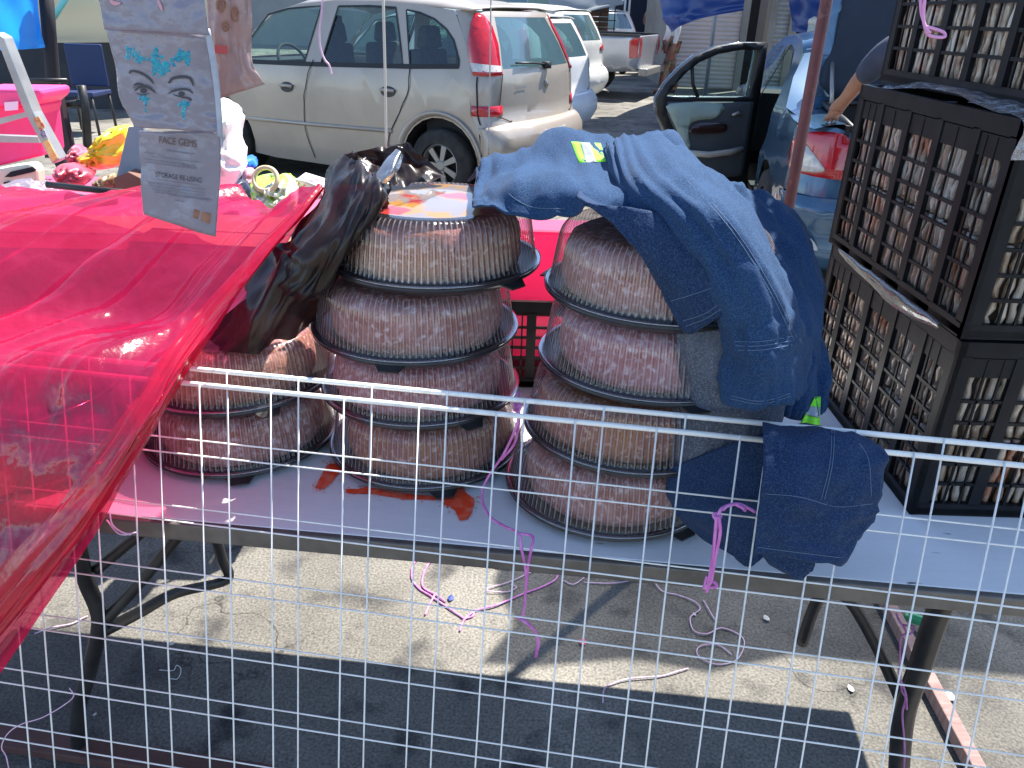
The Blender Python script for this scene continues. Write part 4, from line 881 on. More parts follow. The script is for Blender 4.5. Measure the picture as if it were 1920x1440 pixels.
MT_seat = M('dark_seat_fabric', (0.03, 0.032, 0.034), 0.9, col2=(0.06, 0.06, 0.06), vs=20)
MT_cabin = M('dark_cabin_trim', (0.02, 0.02, 0.022), 0.8)
def paint(name, col, col2, rough=0.32, metal=0.25, coat=0.6):
    return M(name, col, rough, metal, col2=col2, vs=3.0, vdet=7, lo=.35, hi=.7, coat=coat, rvar=.12)
def lerp_tab(tab, z):
    if z <= tab[0][0]: return tab[0][1]
    for (a, x), (b_, y) in zip(tab, tab[1:]):
        if z <= b_: return x+(y-x)*(z-a)/(b_-a)
    return tab[-1][1]
def wheel(parent, c, r, w=.2):
    m = MB(); ax = Matrix.Rotation(R(90), 3, 'X')
    m.lathe([(r*.62, -w/2), (r*.93, -w/2), (r, -w*.36), (r, w*.36), (r*.93, w/2), (r*.64, w/2), (r*.60, w*.36)], 40, c, axis=ax)
    t = m.build('wheel', MT_tyre, parent, smooth=True, local=True)
    m = MB(); s = 1 if c[1] > 0 else -1
    ax2 = Matrix.Rotation(R(-90*s), 3, 'X')
    m.lathe([(r*.62, w*.40), (r*.57, w*.44), (r*.54, w*.34), (r*.54, w*.1)], 40, c, axis=ax2); m.lathe([(r*.15, w*.36), (r*.12, w*.40), (0, w*.40)], 16, c, axis=ax2)
    for k in range(7):
        a = 2*math.pi*k/7
        def fn(u, v, a=a): return Vector(c)+ax2 @ Vector((u*math.cos(a)-v*math.sin(a), u*math.sin(a)+v*math.cos(a), w*.36))
        m.prism([(r*.1, -r*.06), (r*.56, -r*.085), (r*.56, r*.085), (r*.1, r*.06)], fn, ax2 @ Vector((0, 0, -.02)))
    m.build('rim', MT_alloy, t, smooth=False, local=True, ang=35)
    m = MB(); m.lathe([(r*.58, w*.05), (0, w*.05)], 24, c, axis=ax2); m.build('brake_shadow_plate', MT_seam, t, local=True)
def hatchback(name, label, cat, O, ang, mp, sc_=1.0, lamp='tall', detail=True, group=None, rim_red=True):
    car = thing(name, label, cat, (O[0], O[1], 0), ang, group); K = sc_
    XR = [(0.22, .10), (.30, .05), (.42, .0), (.58, .0), (.64, .06), (.70, .085), (1.0, .10), (1.2, .185), (1.40, .30), (1.50, .38)]
    xr = lambda z: lerp_tab(XR, z)
    wz = lambda z: .80 - max(0, z-.93)*.30 - max(0, .45-z)*.12
    def SIDE(x, z, o=0.0, sg=1): return (x*K, sg*(wz(z)*(1-.012*(x-1.7)**2)+o+(.012*math.exp(-((z-.74)/.05)**2)))*K, z*K)
    def REAR(s, z, o=0.0):
        a = abs(s); sg = 1 if s >= 0 else -1; b_ = wz(z)*(1-.012*(.3-1.7)**2)/.80
        if a < .62: x, y = xr(z)+.06*(a/.62)**2, a
        else:
            th = min(1.0, (a-.62)/.22)*math.pi/2; x = xr(z)+.06+.17*(1-math.cos(th)); y = .62+.182*math.sin(th)
        return ((x-o)*K, sg*(y*b_+o*.6)*K, z*K)
    rb = lambda z: xr(z)+.23
    arch = lambda cx, r, a0, a1: [(cx+r*math.cos(R(a)), .31+r*math.sin(R(a))) for a in np.linspace(a0, a1, 13)]
    top = [(2.95, .95), (2.62, 1.18), (2.35, 1.36), (2.1, 1.425), (1.7, 1.46), (1.2, 1.465), (.85, 1.45), (rb(1.43), 1.425)]
    out = [(rb(.24), .24), (.245, .26)]+list(reversed(arch(.61, .355, -8, 188)))[::-1][::-1]
    out = [(rb(.24), .24)]+arch(.61, .355, 186, -14)[0:13]
    out = [(rb(.24), .24)]+[(.61+.355*math.cos(R(a)), .31+.355*math.sin(R(a))) for a in np.linspace(190, -14, 14)]+[(1.2, .175), (2.4, .17)]+[(3.0+.355*math.cos(R(a)), .31+.355*math.sin(R(a))) for a in np.linspace(200, -8, 12)]
    out += [(3.62, .26), (3.70, .45), (3.62, .66), (3.35, .82)]+top+[(rb(1.3), 1.3), (rb(1.2), 1.2), (rb(1.1), 1.1), (rb(1.0), 1.0), (rb(.85), .85), (rb(.7), .7), (rb(.6), .6), (rb(.45), .45), (rb(.33), .33)]
    fwin = [(2.72, 1.03), (2.42, 1.345), (2.2, 1.395), (1.84, 1.425), (1.955, 1.005), (2.45, .975), (2.78, .965)]
    rwin = [(1.66, 1.425), (1.35, 1.435), (1.09, 1.43), (1.03, 1.26), (.95, 1.025), (1.40, 1.0), (1.78, .99)]
    qwin = [(.985, 1.415), (.86, 1.40), (.72, 1.36), (.60, 1.295), (.52, 1.22), (.455, 1.10), (.44, 1.055), (.60, 1.038), (.885, 1.025)]
    wins = [fwin, rwin, qwin]
    for sg in (1, -1):
        panel('body_side', out, wins, lambda x, z, sg=sg: SIDE(x, z, 0, sg), mp, car, .12)
    gl = [(-.52, 1.385), (-.56, 1.25), (-.60, 1.06), (-.60, 1.03), (.60, 1.03), (.60, 1.06), (.56, 1.25), (.52, 1.385)]
    ro = [(-.84, z) for z in (.24, .5, .8, 1.1, 1.425)]+[(.84, z) for z in (1.425, 1.1, .8, .5, .24)]
    panel('rear_body', ro, [gl], lambda s, z: REAR(s, z), mp, car, .07)
    panel('rear_window', gl, [], lambda s, z: REAR(s, z, -.002), MT_rglass, car, .08)
    m = MB(); N_ = 11
    def rp(x):
        zt = lerp_tab([(.40, 1.425), (.85, 1.45), (1.2, 1.465), (1.7, 1.46), (2.1, 1.425), (2.35, 1.36), (2.62, 1.18), (2.95, .95), (3.35, .82), (3.62, .66)], x); return zt
    stn = [.40, .55, .7, .85, 1.2, 1.7, 2.1, 2.35]; vs = []
    for x in stn:
        zt = rp(x); yh = wz(zt)*(1-.012*(x-1.7)**2)
        for k in range(N_): f = k/(N_-1)*2-1; vs.append((x*K-(.07*(1-f*f)*K if x < .41 else 0), yh*f*K, (zt+.055*(1-f**4)*(1 if x > .6 else .5))*K))
    m.add(vs, [(i*N_+k, i*N_+k+1, (i+1)*N_+k+1, (i+1)*N_+k) for i in range(len(stn)-1) for k in range(N_-1)])
    m.build('roof', mp, car, smooth=True, local=True, thick=.01)
    def fore(nm, stn, mat):
        m = MB(); vs = []
        for x in stn:
            zt = rp(x); yh = wz(zt)*(1-.012*(x-1.7)**2)-.003
            for k in range(N_): f = k/(N_-1)*2-1; vs.append(((x+.10*(1-f*f))*K, yh*f*K, (zt+.03*(1-f**4))*K))
        m.add(vs, [(i*N_+k, i*N_+k+1, (i+1)*N_+k+1, (i+1)*N_+k) for i in range(len(stn)-1) for k in range(N_-1)]); m.build(nm, mat, car, smooth=True, local=True)
    fore('windscreen', [2.35, 2.62, 2.95], MT_glass); fore('bonnet', [2.96, 3.2, 3.45, 3.62], mp)
    m = MB(); m.box((3.66*K, 0, .45*K), (.16*K, 1.36*K, .44*K)); m.build('front_bumper', mp, car, local=True, bevel=.05)
    for wn, nm in zip(wins, ('door_window', 'door_window', 'quarter_window')):
        for sg in (1, -1): panel(nm, wn, [], lambda x, z, sg=sg: SIDE(x, z, -.004, sg), MT_glass, car, .2)
    # black window surrounds, gaps, moulding
    m = MB()
    for wn in wins:
        line_strip([(wn[i][0]+(wn[(i+1) % len(wn)][0]-wn[i][0])*q, wn[i][1]+(wn[(i+1) % len(wn)][1]-wn[i][1])*q) for i in range(len(wn)) for q in (0, .5)]+[wn[0]], .014, lambda x, z: SIDE(x, z, .005), m)
    line_strip([(1.80, 1.42), (1.86, 1.2), (1.93, .99)], .05, lambda x, z: SIDE(x, z, .002), m) if not detail else None
    line_strip([(2.78, .965), (1.9, .985), (.9, 1.02), (.44, 1.045)], .035, lambda x, z: SIDE(x, z, .005), m)
    line_strip([(.53+.0, 1.40), (.46, 1.25), (.40, 1.06)], .012, lambda x, z: SIDE(x, z, .003), m) if False else None
    m.build('window_trim', MT_rubber, car, smooth=True, local=True)
    for ln in ([(1.86, 1.02), (1.93, .85), (1.985, .62), (1.985, .42), (1.93, .22)], [(.88, 1.01), (.885, .85), (.96, .70), (1.05, .56), (1.10, .45), (1.14, .2)], [(2.90, .93), (2.92, .7), (2.75, .45)]):
        line_strip([(p.x, p.y) for p in spline([(a, b_, 0) for a, b_ in ln], 12)], .009, lambda x, z: SIDE(x, z, .007)).build('panel_gap', MT_seam, car, smooth=True, local=True)
    line_strip([(-.62, 1.0), (-.66, .70), (-.55, .655), (.55, .655), (.66, .70), (.62, 1.0)], .010, lambda s, z: REAR(s, z, .008)).build('panel_gap', MT_seam, car, smooth=True, local=True)
    line_strip([(.80, z) for z in np.linspace(.98, .64, 9)], .010, lambda s, z: REAR(s, z, .009)).build('panel_gap', MT_seam, car, smooth=True, local=True)
    m = MB(); line_strip([(2.7, .49), (1.9, .505), (1.06, .525)], .030, lambda x, z: SIDE(x, z, .008), m); m.build('side_moulding', mp, car, local=True, smooth=True, thick=.012)
    for hx, hz in ((2.16, .79), (1.085, .825)):
        m = MB(); m.add(*panel_bm([(hx+.075*math.cos(a), hz+.042*math.sin(a)) for a in np.linspace(0, 2*math.pi, 21)[:-1]], [], lambda x, z: SIDE(x, z, .003), .5))
        h = m.build('door_handle', M('handle_recess', (.05, .048, .045), .6), car, local=True, smooth=True)
        m = MB(); m.tube([SIDE(hx-.068, hz+.01, .016), SIDE(hx, hz+.014, .026), SIDE(hx+.062, hz+.01, .016)], .014*K, 8); m.build('grip', mp, h, local=True, smooth=True)
    # wheel arch lip
    m = MB(); pts = [SIDE(.61+.385*math.cos(R(a)), .31+.385*math.sin(R(a)), .006) for a in np.linspace(192, -12, 22)]
    m.tube(pts, .030*K, 8, flat=.5); m.build('arch_lip', mp, car, smooth=True, local=True)
    m = MB()
    for cx in (.61, 3.0):
        for sg in (1, -1): m.lathe([(.35*K, -.12*K), (.35*K, .10*K), (.02, .10*K)], 28, (cx*K, sg*.66*K, .31*K), axis=Matrix.Rotation(R(90*sg), 3, 'X'))
    m.build('wheel_well', MT_seam, car, local=True)
    for cx in (.61, 3.0):
        for sg in (1, -1): wheel(car, (cx*K, sg*.70*K, .295*K), .285*K)
    # lamps
    if lamp == 'tall':
        Lp = [(.66, 1.40), (.72, 1.41), (.77, 1.34), (.83, 1.20), (.84, 1.08), (.83, .99), (.72, .985), (.62, .99), (.625, 1.06), (.60, 1.2), (.60, 1.32)]
        for sg in (1, -1):
            q = [(sg*a, b_) for a, b_ in Lp]
            lp = panel('tail_light', q, [], lambda s, z: REAR(s, z, .007), MT_redlamp, car, .06, thick=.008)
            panel('clear_lens', [(sg*a, b_) for a, b_ in [(.625, 1.055), (.84, 1.075), (.835, 1.015), (.63, 1.015)]], [], lambda s, z: REAR(s, z, .013), MT_clearlamp, lp, .06)
            if False: panel('glare_lens', [(sg*a, b_) for a, b_ in [(.69, 1.36), (.74, 1.34), (.80, 1.22), (.76, 1.16), (.70, 1.24)]], [], lambda s, z: REAR(s, z, .0125), M('pale_lamp_plastic', (.60, .22, .20), .15, coat=1.0), lp, .06)
    elif lamp == 'wedge':
        for sg in (1, -1): panel('tail_light', [(sg*a, b_) for a, b_ in [(.50, .93), (.70, .98), (.84, .97), (.84, .90), (.70, .87), (.52, .88)]], [], lambda s, z: REAR(s, z, .007), MT_redlamp, car, .06, thick=.008)
    else:
        for sg in (1, -1): panel('tail_light', [(sg*a, b_) for a, b_ in [(.72, 1.35), (.80, 1.30), (.84, 1.05), (.84, .78), (.74, .78), (.74, 1.05)]], [], lambda s, z: REAR(s, z, .007), MT_redlamp, car, .06, thick=.008)
    if detail:
        for sg in (1, -1): panel('reflector', [(sg*a, b_) for a, b_ in [(.62, .70), (.84, .70), (.84, .775), (.62, .775)]], [], lambda s, z: REAR(s, z, .006), MT_redlamp, car, .06, thick=.006)
        m = MB(); m.tube([REAR(-.02, 1.045, .02), REAR(.22, 1.065, .025), REAR(.44, 1.07, .025)], .008, 6); m.box(REAR(-.02, 1.04, .02), (.05, .07, .05)); m.build('rear_wiper', MT_rubber, car, local=True, smooth=True)
        panel('badge', closed2([(.03, .90), (0, .93), (-.04, .90), (0, .865)], 4), [], lambda s, z: REAR(s-.02, z, .006), MT_alloy, car, .2, thick=.004)
        m = MB(); m.add(*panel_bm([(.30, .885), (.44, .885), (.44, .905), (.30, .905)], [], lambda s, z: REAR(s, z, .004), .3)); m.build('lettering_strip', M('faint_chrome', (.35, .33, .3), .4, .5), car, local=True)
    m = MB(); b_ = [(-.84, .30), (-.84, .62), (.84, .62), (.84, .30)]
    m.add(*panel_bm([(-.84, .26), (.84, .26), (.84, .615), (.60, .645), (-.60, .645), (-.84, .615)], [], lambda s, z: REAR(s, z, .022*math.sin(max(0, min(1, (z-.26)/.37))*math.pi)+.012), .06))
    m.build('rear_bumper', mp, car, local=True, smooth=True, thick=.006)
    m = MB(); m.box((-.012*K, -.02*K, .50*K), (.012, .40*K, .13*K)); m.build('number_plate', M('plate_white', (.6, .6, .58), .4), car, local=True)
    # cabin
    m = MB(); m.box((1.9*K, 0, .27*K), (3.0*K, 1.40*K, .06)); m.box((.55*K, 0, .62*K), (.5*K, 1.36*K, .66*K)); m.box((2.85*K, 0, .75*K), (.35*K, 1.30*K, .42*K)); m.build('cabin_floor', MT_cabin, car, local=True)
    for sx, sy in ((2.0, .36), (2.0, -.36), (1.0, .36), (1.0, -.36)):
        m = MB(); m.box((sx*K, sy*K, .78*K), (.16*K, .48*K, .70*K), taper=.85); m.box(((sx+.26)*K, sy*K, .48*K), (.52*K, .48*K, .16*K)); m.box(((sx-.02)*K, sy*K, 1.22*K), (.11*K, .26*K, .17*K), taper=.8)
        m.build('seat', MT_seat, car, local=True, bevel=.03)
    if detail:
        m = MB(); m.box((2.30*K, .0, 1.31*K), (.03, .24, .07)); m.build('rear_view_mirror', MT_cabin, car, local=True, bevel=.01)
        m = MB(); m.lathe([(.17+.014*math.cos(a), .014*math.sin(a)) for a in np.linspace(0, 2*math.pi, 9)], 28, (2.5*K, .34*K, .95*K), axis=Matrix.Rotation(R(-62), 3, 'Y')); m.build('steering_wheel', MT_cabin, car, local=True, smooth=True)
    return car
ang1 = math.atan2(.475, -.88)
mp_beige = paint('dusty_beige_silver_paint', (0.40, 0.35, 0.295), (0.345, 0.30, 0.25), .36, .30, .5)
hatchback('minivan', 'dusty beige silver minivan with tall red tail lights parked behind the cake table', 'car', (.277, 6.716), ang1, mp_beige)
mp_w1 = paint('white_paint', (.72, .73, .74), (.62, .62, .62), .35, 0, .6); mp_w2 = paint('dirty_white_paint', (.66, .66, .64), (.50, .50, .47), .4, 0, .5)
hatchback('hatchback', 'small white hatchback parked just beyond the beige minivan', 'car', (.62, 9.15), R(150), mp_w1, .95, 'thin', False)
hatchback('hatchback', 'dirty white car with wedge red tail lamp parked beside the silver pickup', 'car', (1.10, 12.9), R(149), mp_w2, 1.0, 'wedge', False)
hatchback('hatchback', 'white car far back beyond the silver pickup bed', 'car', (2.55, 22.5), R(120), mp_w1, 1.0, 'thin', False)
# ---- pickup
mp_sil = paint('silver_blue_paint', (.42, .45, .50), (.36, .38, .42), .3, .5, .6)
pk = thing('pickup_truck', 'silver pickup truck with red tail lamp, its bed facing the yard', 'pickup', (2.34, 15.55, 0), R(160))
def PS(x, z, o=0, sg=1): return (x, sg*(.84+o-max(0, .7-z)*.08), z)
ax_ = 1.15
out = [(0.02, .50), (.55, .46)]+[(ax_+.46*math.cos(R(a)), .38+.46*math.sin(R(a))) for a in np.linspace(176, 2, 12)]+[(1.75, .42), (2.0, .42), (2.0, 1.06), (.0, 1.06), (-.01, .8)]
for sg in (1, -1): panel('bed_side', out, [], lambda x, z, sg=sg: PS(x, z, 0, sg), mp_sil, pk, .2, thick=.02)
m = MB(); m.box((0, 0, .80), (.05, 1.62, .54)); m.build('tailgate', mp_sil, pk, local=True, bevel=.015)
m = MB(); m.box((1.0, 0, .60), (1.95, 1.6, .04)); m.build('bed_floor', MT_cabin, pk, local=True)
m = MB(); m.box((1.0, .83, 1.075), (2.0, .07, .035)); m.box((1.0, -.83, 1.075), (2.0, .07, .035)); m.build('bed_rail', MT_black_plastic, pk, local=True, bevel=.008)
m = MB(); m.box((-.10, 0, .48), (.16, 1.66, .13)); m.build('rear_bumper', MT_alloy, pk, local=True, bevel=.02)
for sg in (1, -1):
    m = MB(); m.prism([(.02, .72), (.16, .70), (.18, .98), (.10, 1.04), (.0, 1.04)], lambda x, z, sg=sg: PS(x, z, .012, sg), (0, .012*sg, 0)); m.box((-.02, sg*.80, .88), (.03, .11, .33)); m.build('tail_light', MT_redlamp, pk, local=True, bevel=.005)
m = MB(); m.box((2.9, 0, .78), (1.75, 1.66, .60)); m.build('cab_body', mp_sil, pk, local=True, bevel=.05)
m = MB(); m.box((2.75, 0, 1.36), (1.35, 1.52, .60), taper=.82); m.build('cab_windows', MT_rglass, pk, local=True, bevel=.04)
m = MB(); m.box((2.75, 0, 1.67), (1.1, 1.25, .05)); m.build('cab_roof', mp_sil, pk, local=True, bevel=.02)
m = MB(); m.box((4.2, 0, .72), (1.0, 1.64, .55)); m.build('bonnet', mp_sil, pk, local=True, bevel=.08)
for cx in (ax_, 4.2):
    for sg in (1, -1): wheel(pk, (cx, sg*.74, .37), .37, .24)
# ---- blue saloon with open door and boot
mp_blue = M('blue_car_paint', (.036, .095, .175), .22, .35, col2=(.068, .145, .235), vs=2.5, vdet=7, lo=.4, hi=.7, coat=.8, col3=(.22, .28, .34), vs3=5, lo3=.66, hi3=.72)
aB = R(81); fB = Vector((math.cos(aB), math.sin(aB), 0)); lB = Vector((-math.sin(aB), math.cos(aB), 0)); OB = Vector((2.19, 3.88, 0))
blu = thing('blue_saloon', 'scuffed blue saloon car with its rear door and boot standing open', 'car', tuple(OB), aB)
XB = [(.2, .06), (.32, .015), (.5, .0), (.56, .012), (.60, .035), (.7, .05), (.95, .085)]
xb = lambda z: lerp_tab(XB, z)
wb = lambda z: .80-max(0, z-.90)*.42-max(0, .45-z)*.15+.012*math.exp(-((z-.62)/.05)**2)
def BS(x, z, o=0.0, sg=1): return (x, sg*(wb(z)*(1-.012*(x-1.9)**2)+o), z)
def BR(s, z, o=0.0):
    a = abs(s); sg = 1 if s >= 0 else -1; k = wb(z)*(1-.012*(.3-1.9)**2)/.80
    if a < .56: x, y = xb(z)+.05*(a/.56)**2, a
    else: th = min(1.0, (a-.56)/.28)*math.pi/2; x = xb(z)+.05+.22*(1-math.cos(th)); y = .56+.24*math.sin(th)
    return (x-o, sg*(y*k+o*.7), z)
sb = lambda z: xb(z)+.27
warch = lambda cx, a0, a1, n: [(cx+.345*math.cos(R(a)), .30+.345*math.sin(R(a))) for a in np.linspace(a0, a1, n)]
out = [(sb(.22), .22), (.55, .22)]+warch(.95, 192, -12, 13)+[(1.6, .19), (2.6, .19)]+warch(3.42, 192, -12, 12)+[(4.1, .25), (4.2, .45), (4.1, .68), (3.4, .84), (3.05, .90), (2.55, 1.24), (2.3, 1.31), (1.9, 1.335), (1.5, 1.31), (1.28, 1.25), (1.0, 1.08), (.82, .965), (.6, .945), (sb(.93), .93), (sb(.8), .8), (sb(.6), .6), (sb(.4), .4)]
dhole = [(1.36, .50), (1.30, .64), (1.18, .78), (1.14, .90), (1.22, 1.0), (1.40, 1.17), (1.58, 1.25), (1.78, 1.275), (1.98, 1.275), (2.03, .90), (2.03, .27), (1.52, .26)]
fw = [(2.10, .93), (2.10, 1.26), (2.28, 1.25), (2.50, 1.17), (2.85, .94)]
panel('body_side', out, [dhole, fw], lambda x, z: BS(x, z), mp_blue, blu, .12)
panel('body_side', out, [], lambda x, z: BS(x, z, 0, -1), mp_blue, blu, .12)
panel('cabin_dark_panel', [(1.0, .3), (3.0, .3), (3.0, .9), (2.55, 1.22), (1.9, 1.31), (1.3, 1.22)], [], lambda x, z: BS(x, z, -.03, -1), MT_cabin, blu, .2)  # black panel added to darken the view through the open door
panel('door_frame_seal', [(p[0]-.0, p[1]) for p in dhole], [[(p[0]+(1.6-p[0])*.10, p[1]+(.78-p[1])*.07) for p in dhole]], lambda x, z: BS(x, z, -.02), MT_rubber, blu, .12)
panel('front_window', fw, [], lambda x, z: BS(x, z, -.004), MT_glass, blu, .3)
for sg in (1, -1):   # rear wings round the boot opening
    m = MB(); m.add(*panel_bm([(sg*a, b_) for a, b_ in [(.40, .60), (.84, .60), (.84, .935), (.62, .945), (.46, .90), (.42, .78)]], [], lambda s, z: BR(s, z), .06))
    m.build('rear_wing', mp_blue, blu, smooth=True, local=True)
panel('rear_bumper', [(-.84, .22), (.84, .22), (.84, .605), (-.84, .605)], [], lambda s, z: BR(s, z, .03+.014*math.sin(z*26)), mp_blue, blu, .05, thick=.01)
m = MB()
for z in (.545, .475): line_strip([(-.84, z), (-.5, z), (0, z), (.5, z), (.84, z)], .012, lambda s, z: BR(s, z, .048), m)
m.build('bumper_groove', MT_seam, blu, local=True, smooth=True)
panel('paint_chip', closed2([(.62, .40), (.68, .42), (.67, .37), (.72, .335), (.66, .32), (.62, .34), (.59, .345)], 3), [], lambda s, z: BR(s, z, .0515), M('bare_primer', (.50, .52, .54), .7), blu, .3)
for sg in (1, -1):
    q = [(sg*a, b_) for a, b_ in closed2([(.83, .80), (.81, .855), (.72, .91), (.62, .925), (.55, .90), (.46, .80), (.43, .735), (.45, .70), (.60, .70), (.78, .715), (.83, .75)], 3)]
    lp = panel('tail_light', q, [], lambda s, z: BR(s, z, .012), MT_redlamp, blu, .05, thick=.012)
    panel('clear_lens', [(sg*a, b_) for a, b_ in closed2([(.80, .76), (.79, .83), (.75, .865), (.70, .84), (.63, .76), (.63, .73), (.72, .72), (.79, .73)], 3)], [], lambda s, z: BR(s, z, .020), MT_clearlamp, lp, .05, thick=.004)
panel('side_marker', [(.33, .525), (.40, .525), (.40, .560), (.33, .560)], [], lambda x, z: BS(x, z, .03), M('marker_red_white', (.6, .03, .08), .4, col2=(.7, .7, .7), vs=16, lo=.5, hi=.53), blu, .2, thick=.004)
for sg in (1, -1):   # wing tops either side of the boot opening
    m = MB(); st_ = [.12, .3, .5, .7, .88]; vs = []
    for x in st_:
        yo = wb(.94)*(1-.012*(x-1.9)**2) if x > .3 else .80*.9+(x-.12)*.25
        for k in range(5): f = k/4; vs.append((x, sg*(yo*(1-f)+.57*f), .938+.03*math.sin(f*math.pi/2)+.03*max(0, x-.5)))
    m.add(vs, [(i*5+k, i*5+k+1, (i+1)*5+k+1, (i+1)*5+k) for i in range(4) for k in range(4)])
    m.build('wing_top', mp_blue, blu, smooth=True, local=True)
m = MB(); m.tube([(.045, .39, .60), (.06, .40, .74), (.09, .44, .87), (.13, .53, .945), (.22, .56, .975), (.5, .56, .985), (.82, .56, 1.0), (.84, .3, 1.01), (.84, -.3, 1.01), (.82, -.56, 1.0), (.5, -.56, .985), (.22, -.56, .975), (.13, -.53, .945), (.09, -.44, .87), (.06, -.40, .74)], .017, 8); m.build('boot_seal', MT_rubber, blu, smooth=True, local=True)
m = MB(); m.box((.50, 0, .60), (.78, 1.10, .02)); m.box((.88, 0, .80), (.02, 1.10, .42)); m.box((.5, .555, .78), (.76, .02, .36)); m.box((.5, -.555, .78), (.76, .02, .36)); m.box((.10, 0, .60), (.03, 1.0, .12)); m.build('boot_liner', MT_cabin, blu, local=True)
m = MB(); ph = R(74); hx, hz = .86, 1.0
def LID(d, s, t=0): return (hx+d*math.cos(ph)*.35+t, s, hz+d*math.sin(ph)+.05*math.sin(max(0, d)/.8*math.pi))
lidp = closed2([(.0, -.56), (.0, .56), (.30, .60), (.62, .58), (.80, .48), (.84, 0), (.80, -.48), (.62, -.58), (.30, -.60)], 4)
lo_ = panel('boot_lid', lidp, [], lambda d, s: LID(d, s, .05), mp_blue, blu, .1, thick=.012)
ins = panel('lid_lining', [(d*.92+.03, s*.90) for d, s in lidp], [], lambda d, s: LID(d, s, .015), M('dark_blue_lid_lining', (.008, .018, .036), .7, col2=(.014, .026, .048), vs=5), lo_, .1, thick=.03)
m = MB(); m.tube([(.80, .54, .97), (.70, .54, 1.02), (.80, .54, 1.12), (.92, .54, 1.25)], .012, 6); m.build('lid_strut', MT_alloy, blu, smooth=True, local=True)
panel('rear_window', [(-.50, 1.02), (.50, 1.02), (.44, 1.29), (-.44, 1.29)], [], lambda s, z: (.88+(z-1.02)*1.55, s, z), MT_rglass, blu, .15)
for sg in (1, -1): m = MB(); m.add([(.60, sg*.73, .948), (.86, sg*.50, 1.0), (1.30, sg*.44, 1.30), (1.30, sg*.625, 1.27), (1.06, sg*.715, 1.12), (.82, sg*.765, .968)], [(0, 1, 5), (1, 4, 5), (1, 2, 4), (2, 3, 4)]); m.build('rear_pillar', mp_blue, blu, local=True, smooth=True)
m = MB(); st_ = [1.27, 1.5, 1.9, 2.3, 2.55]; vs = []
for x in st_:
    zt = lerp_tab([(1.27, 1.25), (1.5, 1.31), (1.9, 1.335), (2.3, 1.31), (2.55, 1.24)], x)
    for k in range(9): f = k/4-1; vs.append((x, wb(zt)*(1-.012*(x-1.9)**2)*f, zt+.045*(1-f**4)))
m.add(vs, [(i*9+k, i*9+k+1, (i+1)*9+k+1, (i+1)*9+k) for i in range(4) for k in range(8)]); m.build('roof', mp_blue, blu, smooth=True, local=True, thick=.01)
m = MB(); m.add([(2.55, -.58, 1.24), (2.55, .58, 1.24), (3.05, .74, .90), (3.05, -.74, .90)], [(0, 1, 2, 3)]); m.build('windscreen', MT_glass, blu, local=True)
m = MB(); m.box((3.6, 0, .60), (1.1, 1.5, .5)); m.build('bonnet', mp_blue, blu, local=True, bevel=.08)
m = MB(); m.box((2.0, 0, .25), (2.3, 1.46, .05)); m.box((2.75, 0, .68), (.4, 1.4, .44)); m.build('cabin_floor', MT_cabin, blu, local=True)
for sx, sy, wd_ in ((1.16, 0, 1.3), (2.1, .36, .5), (2.1, -.36, .5)):
    m = MB(); m.box((sx, sy, .72), (.16, wd_, .62), taper=.9); m.box((sx+.28, sy, .42), (.52, wd_, .16)); m.box((sx, sy, 1.12), (.1, min(wd_*.5, .28), .16), taper=.8); m.build('seat', MT_seat, blu, local=True, bevel=.03)
for cx in (.95, 3.42):
    for sg in (1, -1): wheel(blu, (cx, sg*.70, .295), .295)
m = MB()
for cx in (.95, 3.42):
    for sg in (1, -1): m.lathe([(.34, -.12), (.34, .10), (.02, .10)], 28, (cx, sg*.66, .30), axis=Matrix.Rotation(R(90*sg), 3, 'X'))
m.build('wheel_well', MT_seam, blu, local=True)
# open rear door (hinged at the pillar)
fi = R(66); H0 = Vector((2.02, .79, 0)); dd_ = Vector((-math.cos(fi), math.sin(fi), 0)); nn_ = Vector((-math.sin(fi), -math.cos(fi), 0))   # nn_: inner side
def DR(d, z, t=0.0): return H0+dd_*d*.93+nn_*(t-.02*0)+Vector((0, 0, z))
dout = [(0, .27), (.50, .26), (.62, .34), (.68, .50), (.74, .66), (.84, .80), (.86, .90), (.80, 1.0), (.70, 1.10), (.58, 1.185), (.42, 1.245), (.22, 1.275), (0, 1.28)]
dwin = [(.085, .915), (.79, .915), (.74, .985), (.65, 1.075), (.55, 1.145), (.40, 1.20), (.22, 1.228), (.07, 1.23)]
dr = panel('rear_door', dout, [dwin], lambda d, z: DR(d, z, -.03), mp_blue, blu, .1, thick=.02)
panel('inner_frame', dout, [[(d, z) for d, z in dwin]], lambda d, z: DR(d, z, .012), MT_rubber, dr, .1, thick=.05)
panel('door_window', dwin, [], lambda d, z: DR(d, z, -.01), MT_glass, dr, .3)
MT_trim_g = M('pale_grey_green_trim', (.30, .38, .33), .6, col2=(.25, .32, .29), vs=6); MT_trim_d = M('dark_grey_trim', (.05, .06, .07), .6, col2=(.07, .08, .09), vs=6)
panel('door_trim', [(.05, .36), (.46, .34), (.58, .42), (.64, .55), (.70, .70), (.77, .80), (.78, .885), (.06, .885)], [], lambda d, z: DR(d, z, .05), MT_trim_d, dr, .1, thick=.03)
panel('upper_trim', closed2([(.34, .875), (.77, .875), (.76, .80), (.69, .70), (.65, .60), (.56, .56), (.60, .72), (.52, .765), (.38, .78)], 3), [], lambda d, z: DR(d, z, .072), MT_trim_g, dr, .1, thick=.012)
panel('wood_inlay', closed2([(.30, .74), (.52, .745), (.58, .71), (.57, .675), (.30, .68)], 3), [], lambda d, z: DR(d, z, .084), M('dark_wood_inlay', (.03, .012, .010), .25, coat=.6), dr, .1, thick=.008)
